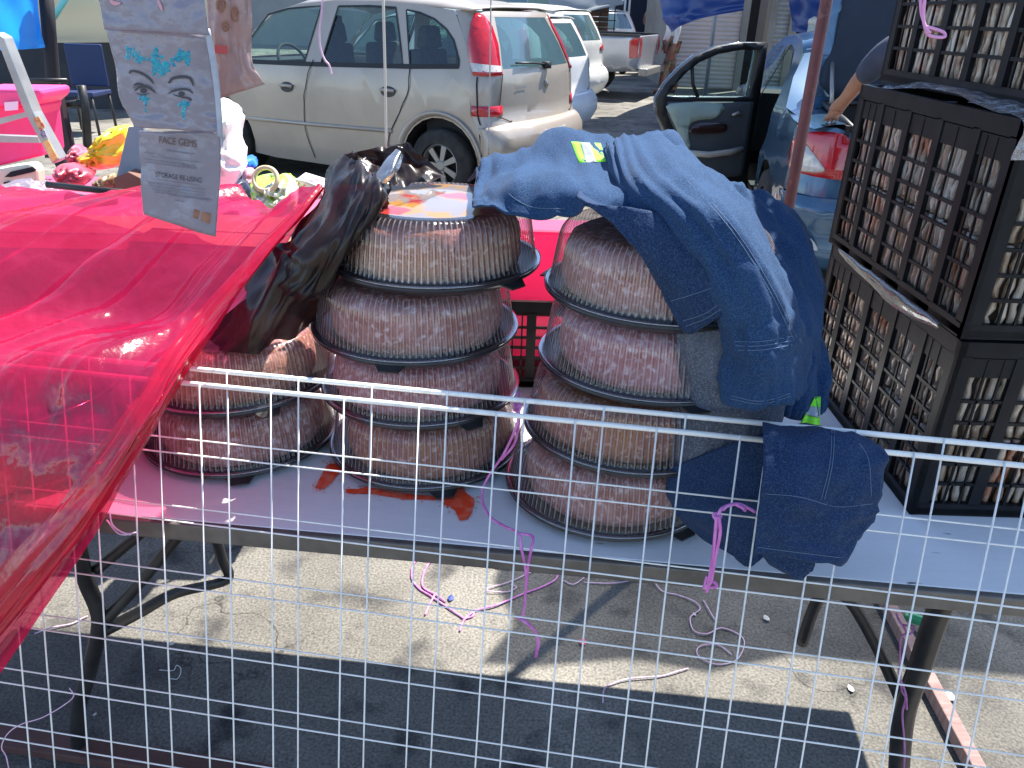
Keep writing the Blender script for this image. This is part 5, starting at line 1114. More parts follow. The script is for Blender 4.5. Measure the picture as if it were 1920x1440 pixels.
m = MB(); m.tube([DR(.12, .56, .09), DR(.25, .545, .12), DR(.42, .53, .12), DR(.58, .54, .09)], .022, 8); m.build('armrest', M('pale_armrest', (.36, .34, .30), .5), dr, smooth=True, local=True)
m = MB(); m.tube([DR(.17, .80, .09), DR(.21, .815, .10), DR(.25, .80, .09)], .012, 6); m.build('inner_handle', MT_alloy, dr, smooth=True, local=True)
m = MB(); m.tube([DR(.52, .915, .02), DR(.575, 1.0, .02), DR(.60, 1.125, .02)], .014, 6); m.build('window_divider', MT_rubber, dr, smooth=True, local=True)
# ------------------------------------------------------------------ people
def skin_mesh(name, joints, edges, mat, parent, sub=2, root=0):
    """joints: {id:(point, radius)}; one continuous skinned surface"""
    ids = list(joints); ix = {k: i for i, k in enumerate(ids)}
    me = bpy.data.meshes.new(name); me.from_pydata([tuple(joints[k][0]) for k in ids], [(ix[a], ix[b_]) for a, b_ in edges], [])
    me.materials.append(mat); o = bpy.data.objects.new(name, me); COL.objects.link(o)
    if parent is not None: o.parent = parent; W[o.name] = W[parent.name]
    o.modifiers.new('skin', 'SKIN').use_smooth_shade = True
    sv = me.skin_vertices[0].data
    for k in ids: r = joints[k][1]; sv[ix[k]].radius = (r, r); sv[ix[k]].use_root = (ix[k] == root)
    s = o.modifiers.new('sub', 'SUBSURF'); s.levels = sub; s.render_levels = sub
    return o
MT_skin = M('warm_skin', (.36, .18, .11), .55, col2=(.30, .14, .085), vs=12); MT_hair = M('black_hair', (.012, .010, .009), .6)
def person(label, loc, rz, shirt, pants, lean=0.0, arms=None, cap=None, h=1.68, sleeve='long', shoes=None, stride=.06, hood=None, bare_arm=False):
    t = thing('person', label, 'person', loc, rz); k = h/1.70; V = lambda x, y, z: Vector((x*k, y*k, z*k))
    s = lambda z: -lean*max(0, z-.9)      # forward is -y
    J = {'pel': (V(0, 0, .93), .115*k), 'wa': (V(0, s(1.08), 1.08), .115*k), 'ch': (V(0, s(1.30), 1.30), .135*k), 'nb': (V(0, s(1.44)-.01, 1.44), .062*k), 'nk': (V(0, s(1.50)-.025, 1.50), .052*k),
         'hd': (V(0, s(1.58)-.04, 1.585), .092*k), 'ht': (V(0, s(1.66)-.03, 1.665), .075*k)}
    E = [('pel', 'wa'), ('wa', 'ch'), ('ch', 'nb'), ('nb', 'nk'), ('nk', 'hd'), ('hd', 'ht')]
    for sg, n in ((1, 'l'), (-1, 'r')):
        a = (arms or {}).get(n, [(.22, .0, 1.15), (.24, -.06, .92)])
        J[n+'sh'] = (V(sg*.17, s(1.39), 1.39), .060*k); el, wr = a
        if isinstance(el, Vector): J[n+'el'] = (el, .042*k); J[n+'wr'] = (wr, .029*k); J[n+'sh'] = (arms['sh'], .062*k)
        else: J[n+'el'] = (V(sg*el[0], el[1]+s(el[2]), el[2]), .042*k); J[n+'wr'] = (V(sg*wr[0], wr[1]+s(wr[2])*.6, wr[2]), .029*k)
        d = (J[n+'wr'][0]-J[n+'el'][0]).normalized(); J[n+'ha'] = (J[n+'wr'][0]+d*.075*k, .036*k); E += [('ch', n+'sh'), (n+'sh', n+'el'), (n+'el', n+'wr'), (n+'wr', n+'ha')]
        side = Vector((d.y, -d.x, 0)); side = side.normalized() if side.length > .05 else Vector((1, 0, 0))
        for q in range(4):
            o1 = side*(q-1.5)*.019*k; J[n+'f%d' % q] = (J[n+'ha'][0]+o1+d*.045*k, .0095*k); J[n+'g%d' % q] = (J[n+'ha'][0]+o1*1.1+d*(.075-.008*abs(q-1.3))*k+Vector((0, -.012, -.008))*k, .0075*k); E += [(n+'ha', n+'f%d' % q), (n+'f%d' % q, n+'g%d' % q)]
        J[n+'t'] = (J[n+'wr'][0]+d*.045*k-side*.045*k, .010*k); E.append((n+'wr', n+'t'))
        st = stride*sg; J[n+'hp'] = (V(sg*.095, 0, .88), .092*k); J[n+'kn'] = (V(sg*.105, -st-.02, .49), .062*k); J[n+'an'] = (V(sg*.11, -st*1.9+.02, .09), .040*k); J[n+'to'] = (V(sg*.13, -st*1.9-.13, .035), .038*k)
        E += [('pel', n+'hp'), (n+'hp', n+'kn'), (n+'kn', n+'an'), (n+'an', n+'to')]
    body = skin_mesh('body', J, E, MT_skin, t)
    g = lambda ks, f, ad=0: {q: (J[q][0], J[q][1]*f+ad) for q in ks}
    up = ['pel', 'wa', 'ch', 'nb', 'lsh', 'rsh', 'lel', 'rel']; ue = [('pel', 'wa'), ('wa', 'ch'), ('ch', 'nb'), ('ch', 'lsh'), ('ch', 'rsh'), ('lsh', 'lel'), ('rsh', 'rel')]
    if sleeve == 'long': up += ['lwr', 'rwr']; ue += [('lel', 'lwr'), ('rel', 'rwr')]
    jj = g(up, 1.06, .012*k)
    if sleeve == 'short':
        for n in 'lr': jj[n+'el'] = (J[n+'sh'][0].lerp(J[n+'el'][0], .90), .056*k)
    skin_mesh('shirt', jj, ue, shirt, t)
    lw = ['pel', 'lhp', 'rhp', 'lkn', 'rkn', 'lan', 'ran']; skin_mesh('trousers', g(lw, 1.08, .010*k), [('pel', 'lhp'), ('pel', 'rhp'), ('lhp', 'lkn'), ('rhp', 'rkn'), ('lkn', 'lan'), ('rkn', 'ran')], pants, t)
    for n in 'lr': skin_mesh('shoe', {'a': (J[n+'an'][0]-V(0, 0, .04), .050*k), 'b': (J[n+'to'][0], .048*k)}, [('a', 'b')], shoes or MT_black_plastic, t)
    hd, ht = J['hd'][0], J['ht'][0]
    m = MB(); m.lathe([(0, .115), (.055, .108), (.088, .075), (.100, .03), (.098, -.005), (.085, -.03)], 24, hd+V(0, .012, .02)); m.build('hair', MT_hair, t, smooth=True, local=True)
    m = MB(); m.tube([hd+V(0, -.085, .015), hd+V(0, -.112, -.015), hd+V(0, -.095, -.025)], [.011, .016, .010], 8); m.box(hd+V(0, -.088, -.052), (.045, .012, .010)); m.build('nose_and_lips', MT_skin, t, smooth=True, local=True)
    m = MB()
    for sg in (1, -1): m.lathe([(0, .009), (.009, .004), (.011, 0), (.009, -.004), (0, -.009)], 10, hd+V(sg*.034, -.084, .012))
    m.build('eyes', MT_black_plastic, t, smooth=True, local=True)
    for sg in (1, -1): mm = MB(); mm.lathe([(0, .03), (.012, .02), (.014, 0), (.010, -.02), (0, -.03)], 10, hd+V(sg*.095, .0, -.005)); mm.build('ear', MT_skin, t, smooth=True, local=True)
    if cap:
        m = MB(); m.lathe([(0, .125), (.06, .116), (.098, .08), (.106, .035), (.107, .022)], 24, hd+V(0, .005, .015)); m.lathe([(.03, .03), (.105, .022)], 24, hd+V(0, -.10, .012)); m.build('cap', cap, t, smooth=True, local=True, thick=.004)
    if hood:
        m = MB(); m.lathe([(.075+.045*math.cos(a), .055*math.sin(a)) for a in np.linspace(0, 2*math.pi, 9)], 20, V(0, s(1.44)+.045, 1.455)); m.build('hood', hood, t, smooth=True, local=True)
    return t
mt_wh = M('white_hoodie', (.74, .73, .70), .85, col2=(.62, .60, .57), vs=12); mt_jean = M('dark_jeans', (.03, .04, .07), .9); mt_navy = M('navy_shirt', (.03, .04, .07), .85, col2=(.045, .055, .09), vs=12)
mt_br = M('brown_shirt', (.16, .08, .055), .85, col2=(.11, .055, .04), vs=10); mt_camo = M('camouflage_trousers', (.20, .16, .10), .9, col2=(.24, .09, .07), vs=9, lo=.45, hi=.52, col3=(.06, .07, .05), vs3=11, lo3=.55, hi3=.58)
person('person in a white hoodie and black cap standing among the white cars', (.37, 11.0, 0), R(-70), mt_wh, mt_jean, lean=.25, arms={'l': [(.24, -.20, 1.12), (.20, -.36, .98)], 'r': [(.24, -.16, 1.12), (.20, -.34, .98)]}, cap=M('black_cap', (.012, .012, .014), .7), hood=mt_wh, h=1.37)
person('person in a brown top standing in the dark stall at the back of the yard', (3.35, 22.0, 0), R(10), mt_br, mt_jean, arms={'l': [(.25, -.10, 1.2), (.12, -.28, 1.15)], 'r': [(.25, -.10, 1.2), (.12, -.28, 1.05)]}, h=1.72)
person('person in white top and camouflage trousers walking past the hanging blue tarp', (2.92, 16.45, 0), R(-75), mt_wh, mt_camo, stride=.12, h=1.66, shoes=M('brown_shoes', (.09, .04, .025), .6))
Li = (Matrix.Translation((2.10, 3.42, 0)) @ Matrix.Rotation(R(172), 4, 'Z')).inverted(); pw = Li @ at(1578, 196, 4.06); pe = Li @ at(1606, 158, 3.93)
tp = person('person in dark short sleeves reaching an arm into the open boot', (2.10, 3.42, 0), R(172), mt_navy, mt_jean, lean=.35, sleeve='short', h=1.66,
            arms={'sh': Li @ at(1676, 84, 3.72), 'l': [pe, pw], 'r': [(.30, -.25, 1.16), (.30, -.50, 1.0)]})
# ------------------------------------------------------------------ red pole
m = MB(); pb = at(1516, 185, 2.2); m.tube([(pb.x, 2.2, .0), (pb.x, 2.2, .9), (pb.x, 2.2, 3.2)], .0155, 12)
o = m.build('stall_pole', M('rusty_red_paint', (.17, .045, .045), .5, col2=(.10, .035, .03), vs=14, col3=(.22, .10, .08), vs3=30), None, smooth=True); tag(o, 'thin rusty red upright pole in front of the blue saloon', 'pole')
# ------------------------------------------------------------------ yard at the back
mt_wall = M('grubby_plaster', (.26, .25, .23), .9, col2=(.19, .18, .17), vs=1.2, vdet=8, bump=.2, bs=12)
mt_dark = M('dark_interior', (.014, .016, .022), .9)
mt_shut = M('pale_pink_shutter', (.56, .47, .44), .5, col2=(.48, .43, .42), vs=2); mt_shut2 = M('grey_shutter', (.33, .35, .35), .45, .3, col2=(.24, .25, .25), vs=4)
mt_tarp = film('blue_tarpaulin', (.05, .12, .42), trans=.04, col=(.02, .07, .30), gloss=.03, rough=.35, bump=.3, bs=3, translucent=.5)
mt_gtarp = film('grey_tarpaulin', (.5, .55, .6), trans=.03, col=(.34, .38, .42), gloss=.02, rough=.4, bump=.3, bs=2, translucent=.55)
YB = 17.6
bld = thing('market_building', 'long grubby market building with pale roller shutters and a dark doorway', 'building', (8.6, YB+.2, 0))
x0 = at(1255, 80, YB).x; x1 = at(1290, 80, YB).x; x2 = at(1337, 80, YB).x; x3 = at(1394, 80, YB).x; x4 = at(1436, 80, YB).x; x5 = at(1450, 80, YB).x; x6 = at(1474, 80, YB).x; x7 = at(1490, 80, YB).x
m = MB()
for a, b_ in ((x0, x0+.18), (x3-.10, x3+.04), (x4, x5-.02), (x6, x6+.16), (x6+2.2, x6+2.6), (x6+5, 30)): m.box(((a+b_)/2, YB+.12, 1.5), (b_-a, .30, 3.0))
m.box(((x0+30)/2, YB+.12, 3.2), (30-x0, .30, .4)); m.box(((x0+30)/2, YB+3.6, 1.7), (30-x0, .3, 3.4)); m.box((x0+.1, YB+1.9, 1.7), (.2, 3.4, 3.4)); m.build('wall', mt_wall, bld)
def shutter(a, b_, mat, h=3.2, y=YB+.05, p=.085):
    m = MB(); n = int(h/p); vs = []; fs = []
    for i in range(n*4+1):
        z = i*p/4; yy = y-.022*abs(math.sin(i*math.pi/4)); vs += [(a, yy, z+.02), (b_, yy, z+.02)]
        if i: k = 2*i; fs.append((k-2, k-1, k+1, k))
    m.add(vs, fs); return m.build('roller_shutter', mat, bld, ang=50)
shutter(x0+.18, x3-.10, mt_shut); shutter(x5-.02, x6, mt_shut2); shutter(x6+2.6, x6+5, mt_shut)
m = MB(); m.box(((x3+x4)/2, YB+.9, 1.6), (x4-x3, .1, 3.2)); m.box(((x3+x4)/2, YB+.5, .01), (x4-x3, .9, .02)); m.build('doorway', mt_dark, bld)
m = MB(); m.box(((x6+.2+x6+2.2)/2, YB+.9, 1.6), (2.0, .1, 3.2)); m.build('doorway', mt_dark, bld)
# far end of the yard
bk = thing('market_building', 'dark far building closing the end of the yard behind the parked cars', 'building', (-6, 31, 0))
m = MB(); m.box((-6, 31, 3.2), (34, .5, 6.4)); m.build('wall', M('pale_grey_wall', (.30, .32, .31), .9, col2=(.22, .23, .23), vs=.6, vdet=6), bk)
m = MB()
for k in range(4, 7): m.box((-17+k*3.6, 30.70, 1.5), (2.6, .06, 3.0))
m.build('shop_opening', mt_dark, bk)
def tarp(name, label, rows, mat, seed, amp=.05, thick=0):
    m = grid_net(rows, 8, 8, ((amp, 1.1, 1.3), (amp*.5, 2.3, 2.9)), seed); o = m.build(name, mat, None, smooth=True); return tag(o, label, 'tarp')
tarp('blue_tarp', 'dark blue tarp hanging in folds in front of the pink roller shutters', [[(1228, -80, 13.2), (1270, -80, 13.0), (1330, -80, 12.9), (1420, -80, 12.8)], [(1236, -10, 13.1), (1272, -12, 12.9), (1330, -20, 12.8), (1405, -30, 12.7)], [(1244, 30, 13.0), (1270, 28, 12.8), (1320, 18, 12.8), (1396, 0, 12.7)], [(1258, 62, 13.0), (1278, 48, 12.8), (1325, 32, 12.8), (1394, 20, 12.7)]], mt_tarp, 71)
tarp('blue_tarp', 'blue tarp hanging behind the roof of the blue saloon car', [[(1470, -80, 12.4), (1510, -80, 12.3), (1570, -80, 12.3)], [(1478, -5, 12.3), (1512, -5, 12.2), (1565, -5, 12.2)], [(1484, 35, 12.3), (1512, 40, 12.2), (1560, 35, 12.2)], [(1486, 58, 12.3), (1514, 62, 12.2), (1560, 60, 12.2)]], mt_tarp, 73)
tarp('grey_tarp', 'pale grey tarp sagging over the stake sided truck in the background', [[(860, -90, 20.5), (960, -95, 20.2), (1080, -90, 20), (1185, -80, 20)], [(865, -40, 20.2), (960, -40, 20), (1080, -38, 19.8), (1180, -35, 19.8)], [(870, 10, 20), (960, 14, 19.8), (1080, 12, 19.6), (1172, -5, 19.6)], [(872, 24, 20), (965, 27, 19.8), (1080, 24, 19.6), (1168, 8, 19.6)]], mt_gtarp, 75, .06)
# unseen awning on poles, added and outlined to throw shade on the yard
cp = thing('awning', 'wide unseen blue tarp awning on grey poles, added to shade the yard', 'awning', (4.0, 13, 0))
zc = 2.75; sh = lambda px, py: atz(px, py, 0)+Vector((sd.x/sd.z*zc, sd.y/sd.z*zc, zc))
pl = [sh(1030, 296), sh(1052, 224), sh(1150, 221), sh(1182, 206), sh(1242, 187), Vector((8.5, 15.6, zc)), Vector((8.5, 9.3, zc)), Vector((2.9, 8.6, zc))]
m = MB(); m.add(pl, [tuple(range(len(pl)))]); m.build('shade_canopy', mt_tarp, cp, thick=.004)
for q in (at(1337, 60, 14.4), Vector((8.3, 9.6, 0)), Vector((8.3, 15.2, 0))):
    m = MB(); m.tube([(q.x, q.y, 0), (q.x, q.y, zc)], .035, 10); m.build('pole', M('grey_blue_steel', (.25, .29, .36), .4, .4), cp, smooth=True)
# small unseen awning added by the red pole to shade the ground
zn = 2.45; n_ = lambda px, py: atz(px, py, 0)+Vector((sd.x/sd.z*zn, sd.y/sd.z*zn, zn))
na = thing('awning', 'unseen grey awning added by the red pole to shade the ground', 'awning', (1.9, 2.8, 0))
pq = [n_(960, 1000), n_(925, 1090), n_(965, 1170), n_(900, 1245), n_(1010, 1250), n_(1180, 1236), n_(1330, 1262), n_(1480, 1230), n_(2150, 1290), n_(2150, 1040), n_(1500, 985)]
m = MB(); m.add(pq, [tuple(range(len(pq)))]); m.build('shade_canopy', film('grey_shade_awning', (.5, .5, .48), trans=.30, col=(.30, .30, .29), gloss=.01, rough=.5, bump=.2, bs=4, translucent=.5), na)
for q in ((2.9, 2.35), (2.9, 3.25)): m = MB(); m.tube([(q[0], q[1], 0), (q[0], q[1], zn)], .018, 8); m.build('pole', MT_black_steel, na, smooth=True)
# stake sided truck body
tk = thing('stake_truck', 'brown wooden stake sided truck bed parked at the back of the yard', 'truck', (1.42, 20.9, 0), R(4)); tk.scale = (.52, 1, 1)
m = MB()
for k in range(7): m.box((0, 0, .80+k*.115), (2.6, .04, .105))
m.build('board_side', M('brown_boards', (.17, .095, .06), .8, col2=(.11, .06, .04), vs=3, stretch=(1, 8, 8)), tk, local=True)
m = MB()
for k in range(4): m.box((0, -.05, .86+k*.19), (3.3, .03, .022))
for k in range(5): m.box((-1.3+k*.72, -.06, 1.1), (.04, .04, .85))
m.build('stake_rail', M('dark_steel_rail', (.05, .05, .05), .5), tk, local=True)
m = MB(); m.box((.2, 1.0, .62), (3.4, 2.0, .14)); m.build('chassis', MT_cabin, tk, local=True)
for cx in (-1.0, 1.3): wheel(tk, (cx, .12, .40), .40, .24); wheel(tk, (cx, 1.9, .40), .40, .24)
# dark stall with goods, cart, posts
stl = thing('market_stall', 'market stall at the end of the yard, interior shade painted into its walls', 'stall', (3.5, 24, 0))
xa, xb_ = at(1176, 80, 24).x, at(1262, 80, 24).x
m = MB(); m.box(((xa+xb_)/2, 25.2, 1.4), (xb_-xa, .1, 2.8)); m.box((xb_, 24.4, 1.4), (.1, 1.7, 2.8)); m.box(((xa+xb_)/2, 24.4, 2.75), (xb_-xa+.6, 2.0, .06)); m.build('stall_walls', M('dark_stall_interior', (.012, .022, .05), .8), stl)  # near-black walls stand in for the shaded stall interior
m = MB()
for q in (1168, 1176, 1258): p = at(q, 60, 23.4); m.tube([(p.x, 23.4, 0), (p.x, 23.4, 2.75)], .03, 8)
m.build('post', M('pale_steel_post', (.5, .52, .52), .4, .3), stl, smooth=True)
def lump(name, label, cat, c, d, mat, seed=1, amp=.12, group=None, flat=.0, rz=0, parent=None, n=(20, 14)):
    m = MB(); vs = []; nu, nv = n
    for j in range(nv+1):
        th = math.pi*j/nv
        for i in range(nu):
            a = 2*math.pi*i/nu; p = Vector((math.sin(th)*math.cos(a), math.sin(th)*math.sin(a), math.cos(th)))
            p = Vector([math.copysign(abs(q)**.72, q) for q in p])
            k = 1+amp*noise.noise(p*1.6+Vector((seed*3.1, 0, 0)))+amp*.8*(1-2*abs(noise.noise(p*2.7+Vector((0, seed*2.3, 0)))))
            q = Vector((p.x*d[0]/2*k, p.y*d[1]/2*k, p.z*d[2]/2*k)); vs.append(Matrix.Rotation(rz, 3, 'Z') @ q+Vector(c))
    m.add(vs, [(j*nu+i, j*nu+(i+1) % nu, (j+1)*nu+(i+1) % nu, (j+1)*nu+i) for j in range(nv) for i in range(nu)])
    o = m.build(name, mat, parent, smooth=True)
    if label: tag(o, label, cat, group)
    return o
q = at(1203, 85, 23.6); lump('red_bundle', 'red cloth bundle hanging in the dark stall', 'bundle', q, (.40, .3, .50), M('red_cloth', (.42, .02, .04), .8), 3)
ct = thing('hand_cart', 'grey flat hand cart standing in front of the dark stall', 'cart', (at(1192, 128, 21.5).x, 21.5, 0))
m = MB(); m.box((0, 0, .34), (.95, .5, .05)); m.build('platform', M('grey_cart', (.45, .46, .46), .5), ct, local=True, bevel=.01)
for sx in (-.36, .36): m = MB(); m.lathe([(.10, -.02), (.12, 0), (.10, .02)], 16, (sx, -.2, .12), axis=Matrix.Rotation(R(90), 3, 'X'), close=True); m.box((sx, -.2, .25), (.03, .03, .15)); m.build('wheel', MT_tyre, ct, local=True)
wb_ = M('white_sack', (.68, .68, .70), .7, col2=(.55, .55, .58), vs=8)
lump('white_sack', 'white sack lying inside the open boot of the blue saloon', 'sack', OB+fB*.50+lB*.05+Vector((0, 0, .72)), (.62, .5, .30), wb_, 9)
tank = thing('gas_cylinder', 'pale gas cylinder standing beyond the roof of the blue saloon', 'cylinder', (at(1524, 50, 11).x, 11, 0))
m = MB(); m.lathe([(.0, .0), (.15, .0), (.16, .03), (.16, 1.1), (.13, 1.2), (.06, 1.24), (.06, 1.36), (0, 1.36)], 20, (0, 0, 0)); m.build('tank', M('pale_green_tank', (.45, .52, .42), .5, col2=(.62, .63, .58), vs=4), tank, smooth=True, local=True)
m = MB(); m.lathe([(.0, 1.36), (.07, 1.36), (.07, 1.42), (.0, 1.46)], 12); m.build('valve_cap', M('cream_cap', (.66, .62, .54), .5), tank, smooth=True, local=True)
# ------------------------------------------------------------------ left side of the yard
lw = thing('shop_front', 'shop front with shade painted into its lower wall at the left edge of the yard', 'building', (-7.5, 11.6, 0))
m = MB(); m.box((-7.3, 11.6, .45), (6.4, .2, .94)); m.build('dark_wall', M('shop_shade_wall', (.030, .032, .040), .8, col2=(.05, .05, .055), vs=2), lw)  # dark colour stands in for the shaded interior below the awning
m = MB(); m.box((-7.3, 12.0, 2.4), (6.4, .2, 3.2)); m.build('upper_wall', M('cream_wall', (.70, .60, .38), .9, col2=(.62, .5, .3), vs=2), lw)
m = grid_net([[(88, -60, 10.9), (150, -60, 10.9), (240, -60, 10.9)], [(92, 10, 10.8), (150, 12, 10.8), (240, 10, 10.8)], [(98, 60, 10.9), (150, 62, 10.9), (235, 60, 10.9)], [(104, 80, 10.9), (150, 80, 10.9), (235, 79, 10.9)]], 6, 6, ((.03, 1, 1.2),), 81)
o = m.build('cream_awning', film('cream_awning_cloth', (.95, .85, .6), trans=.05, col=(.95, .88, .68), gloss=.01, rough=.5, bump=.2, bs=3, translucent=.75), None, smooth=True); tag(o, 'sunlit cream yellow awning cloth hanging at the upper left', 'awning')
m = MB(); m.tube([at(97, 38, 10.6), at(125, -6, 10.6), at(140, -40, 10.6)], .035, 8); o = m.build('turquoise_pole', M('turquoise_paint', (.15, .55, .60), .4), None, smooth=True); tag(o, 'slanting turquoise pole crossing the cream awning', 'pole')
m = grid_net([[(-60, -70, 6.2), (0, -70, 6.2), (50, -70, 6.2), (72, -70, 6.2)], [(-60, 0, 6.2), (0, 0, 6.15), (50, 0, 6.15), (70, 0, 6.2)], [(-55, 60, 6.2), (5, 60, 6.15), (55, 58, 6.15), (77, 58, 6.2)], [(-50, 94, 6.2), (10, 94, 6.15), (55, 92, 6.15), (85, 89, 6.2)]], 8, 8, ((.03, 1, 1.5),), 83)
o = m.build('blue_banner', film('bright_blue_banner', (.03, .35, .95), trans=.02, col=(.01, .30, .92), gloss=.02, rough=.4, bump=.2, bs=5, translucent=.7), None, smooth=True); tag(o, 'bright blue plastic banner hanging at the top left corner', 'banner')
m = MB(); m.tube([at(84, -40, 6.3), at(92, 60, 6.3), at(112, 300, 6.3), (at(84, 60, 6.3).x-.02, 6.3, 0)], .052, 8)
o = m.build('stall_post', M('dark_post', (.016, .014, .018), .7), None, smooth=True); tag(o, 'dark stall post beside the bright blue banner', 'post')
def pix_prism(pts, y, t, mb=None):
    mb = mb or MB(); P = [at(px, py, y) for px, py in pts]; n = len(P); Q = [p+Vector((0, t, 0)) for p in P]
    mb.add(P+Q, [tuple(range(n)), tuple(reversed(range(n, 2*n)))]+[(i, i+n, (i+1) % n+n, (i+1) % n) for i in range(n)]); return mb
bt = thing('black_table', 'folded black trestle table standing on edge behind the clutter at left', 'table', tuple(atz(120, 290, 0)))
pix_prism([(76, 172), (108, 168), (132, 275), (130, 296), (84, 296)], 5.2, .06).build('table_panel', M('black_panel', (.022, .012, .016), .6, col2=(.04, .02, .03), vs=4), bt)
m = MB(); m.tube([at(152, 160, 5.3), at(160, 205, 5.3), at(166, 300, 5.3)], .028, 8); m.tube([at(110, 198, 5.3), at(158, 192, 5.3)], .024, 8); m.tube([at(45, 150, 5.3), at(126, 151, 5.3)], .014, 6); m.build('table_leg', MT_black_steel, bt, smooth=True)
ch = thing('blue_chair', 'dark blue chair standing against the shaded shop front', 'chair', (at(150, 150, 9.4).x, 9.4, 0))
m = MB(); m.box((0, 0, .44), (.46, .44, .05)); m.build('seat', M('dark_blue_seat', (.012, .025, .085), .6), ch, local=True, bevel=.01)
m = MB(); m.box((0, .21, .72), (.44, .04, .46)); m.build('backrest', M('dark_blue_back', (.012, .03, .10), .6), ch, local=True, bevel=.02)
for sx in (-.2, .2):
    for sy in (-.2, .2): m = MB(); m.tube([(sx, sy, .42), (sx*1.05, sy*1.05, 0)], .016, 8); m.build('leg', MT_black_steel, ch, smooth=True, local=True)
# ------------------------------------------------------------------ cluttered second table at left
ZT2 = .80
ct2 = thing('goods_table', 'second table under a pink cloth heaped with goods beyond the red sheet', 'table', (-1.75, 2.55, 0))
m = MB(); m.box((-1.85, 2.55, ZT2-.02), (2.58, 1.0, .04)); m.build('tabletop', M('plywood_top', (.28, .2, .12), .7), ct2)
m = MB(); m.box((-1.85, 2.55, ZT2+.004), (2.62, 1.04, .006)); m.box((-1.85, 2.02, ZT2-.07), (2.62, .006, .16)); m.box((-.532, 2.55, ZT2-.07), (.006, 1.04, .16)); m.build('pink_cloth', M('pink_cloth', (.55, .10, .20), .8, col2=(.42, .08, .15), vs=5), ct2)
for sx in (-3.0, -.66):
    for sy in (2.15, 2.95): m = MB(); m.tube([(sx, sy, 0), (sx, sy, ZT2-.04)], .02, 8); m.build('leg', MT_black_steel, ct2, smooth=True)
def item(name, label, cat, pts, y, t, mat, bevel=0, smooth=False):
    o = pix_prism(pts, y, t).build(name, mat, None, bevel=bevel, smooth=smooth); return tag(o, label, cat)
def bag(name, label, cat, pts, y, depth, mat, seed, amp=.10, fol=3):
    """crumpled bag: outline swollen to the front and back"""
    P = [at(px, py, y) for px, py in [(q[0], q[1]) for q in closed2(pts, 8)]]; c = sum(P, Vector())/len(P); n = len(P); m = MB(); vs = []; rg = [1.0, .95, .87, .77, .66, .54, .42, .30, .18, .08]
    sz = max((p-c).length for p in P)
    for sgn in (-1, 1):
        for s in rg:
            for p in P:
                q = c+(p-c)*s; dpt = depth*math.sqrt(max(0, 1-s*s)); nz = .7*noise.noise(q*(fol/sz)+Vector((seed, 0, 0)))+1.1*(.5-1.6*abs(noise.noise(q*(fol*1.2/sz)+Vector((0, seed, 0)))))+.5*(.5-1.6*abs(noise.noise(q*(fol*2.7/sz)+Vector((0, 0, seed)))))
                vs.append(q+Vector((0, sgn*dpt*(1+.55*nz), amp*sz*.35*nz*(1-s**4))))
        vs.append(c+Vector((0, sgn*depth*1.1, 0)))
    R_ = len(rg)
    for w_ in (0, 1):
        b_ = w_*(R_*n+1)
        for r in range(R_-1):
            for i in range(n): m.f.append((b_+r*n+i, b_+r*n+(i+1) % n, b_+(r+1)*n+(i+1) % n, b_+(r+1)*n+i)); m.mi.append(0)
        for i in range(n): m.f.append((b_+(R_-1)*n+i, b_+(R_-1)*n+(i+1) % n, b_+R_*n)); m.mi.append(0)
    for i in range(n): m.f.append((i, (i+1) % n, R_*n+1+(i+1) % n, R_*n+1+i)); m.mi.append(0)
    m.v = vs; o = m.build(name, mat, None, smooth=True); return tag(o, label, cat)
pbx = thing('storage_box', 'bright pink plastic storage box with a white label, behind the clutter at left', 'box', tuple(at(30, 300, 2.95)))
pix_prism([(-60, 196), (74, 196), (70, 215), (80, 292), (-60, 325)], 2.9, .16).build('box_body', MT_pink, pbx, bevel=.01)
pix_prism([(-60, 166), (76, 168), (78, 184), (60, 199), (-60, 203)], 2.86, .20).build('lid', M('pink_lid', (.80, .08, .25), .35), pbx, bevel=.012)
pix_prism([(8, 192), (33, 190), (33, 206), (9, 208)], 2.848, .004).build('white_label', M('white_label', (.75, .75, .78), .5), pbx)
ld = thing('folding_ladder', 'grey aluminium ladder leg with orange stickers leaning across the pink box', 'ladder', tuple(at(110, 310, 2.5)))
mt_al = M('dull_aluminium', (.40, .42, .40), .4, .5, col2=(.28, .30, .30), vs=8)
pix_prism([(-12, 60), (6, 70), (62, 210), (112, 300), (98, 308), (46, 212)], 2.5, .05).build('rail', mt_al, ld, bevel=.004)
pix_prism([(-60, 236), (48, 210), (52, 218), (-60, 250)], 2.53, .03).build('rung', mt_al, ld); pix_prism([(-60, 252), (70, 257), (74, 268), (-60, 266)], 2.54, .03).build('rung', mt_al, ld)
pix_prism([(62, 222), (72, 218), (84, 238), (76, 246)], 2.496, .003).build('sticker', M('tan_orange_sticker', (.62, .36, .14), .5, col2=(.5, .1, .06), vs=60, lo=.5, hi=.55), ld)
pix_prism([(80, 266), (90, 262), (108, 296), (98, 304)], 2.496, .003).build('sticker', M('orange_sticker', (.70, .34, .12), .5, col2=(.8, .6, .2), vs=40), ld)
pix_prism([(73, 246), (82, 243), (88, 256), (80, 260)], 2.496, .003).build('sticker', M('blue_grey_sticker', (.35, .35, .42), .5, col2=(.06, .05, .2), vs=90, lo=.5, hi=.55), ld)
mt_cream = M('cream_plastic', (.68, .63, .48), .45, col2=(.6, .54, .4), vs=9)
bk_ = MB(); bk_.add(*[[at(p[0], p[1], 2.35) for p in ([(x, y) for x, y in [(-70, 332), (-20, 318), (30, 308), (66, 303), (76, 314), (80, 345), (60, 352), (-70, 356)]])], [tuple(range(8))]])
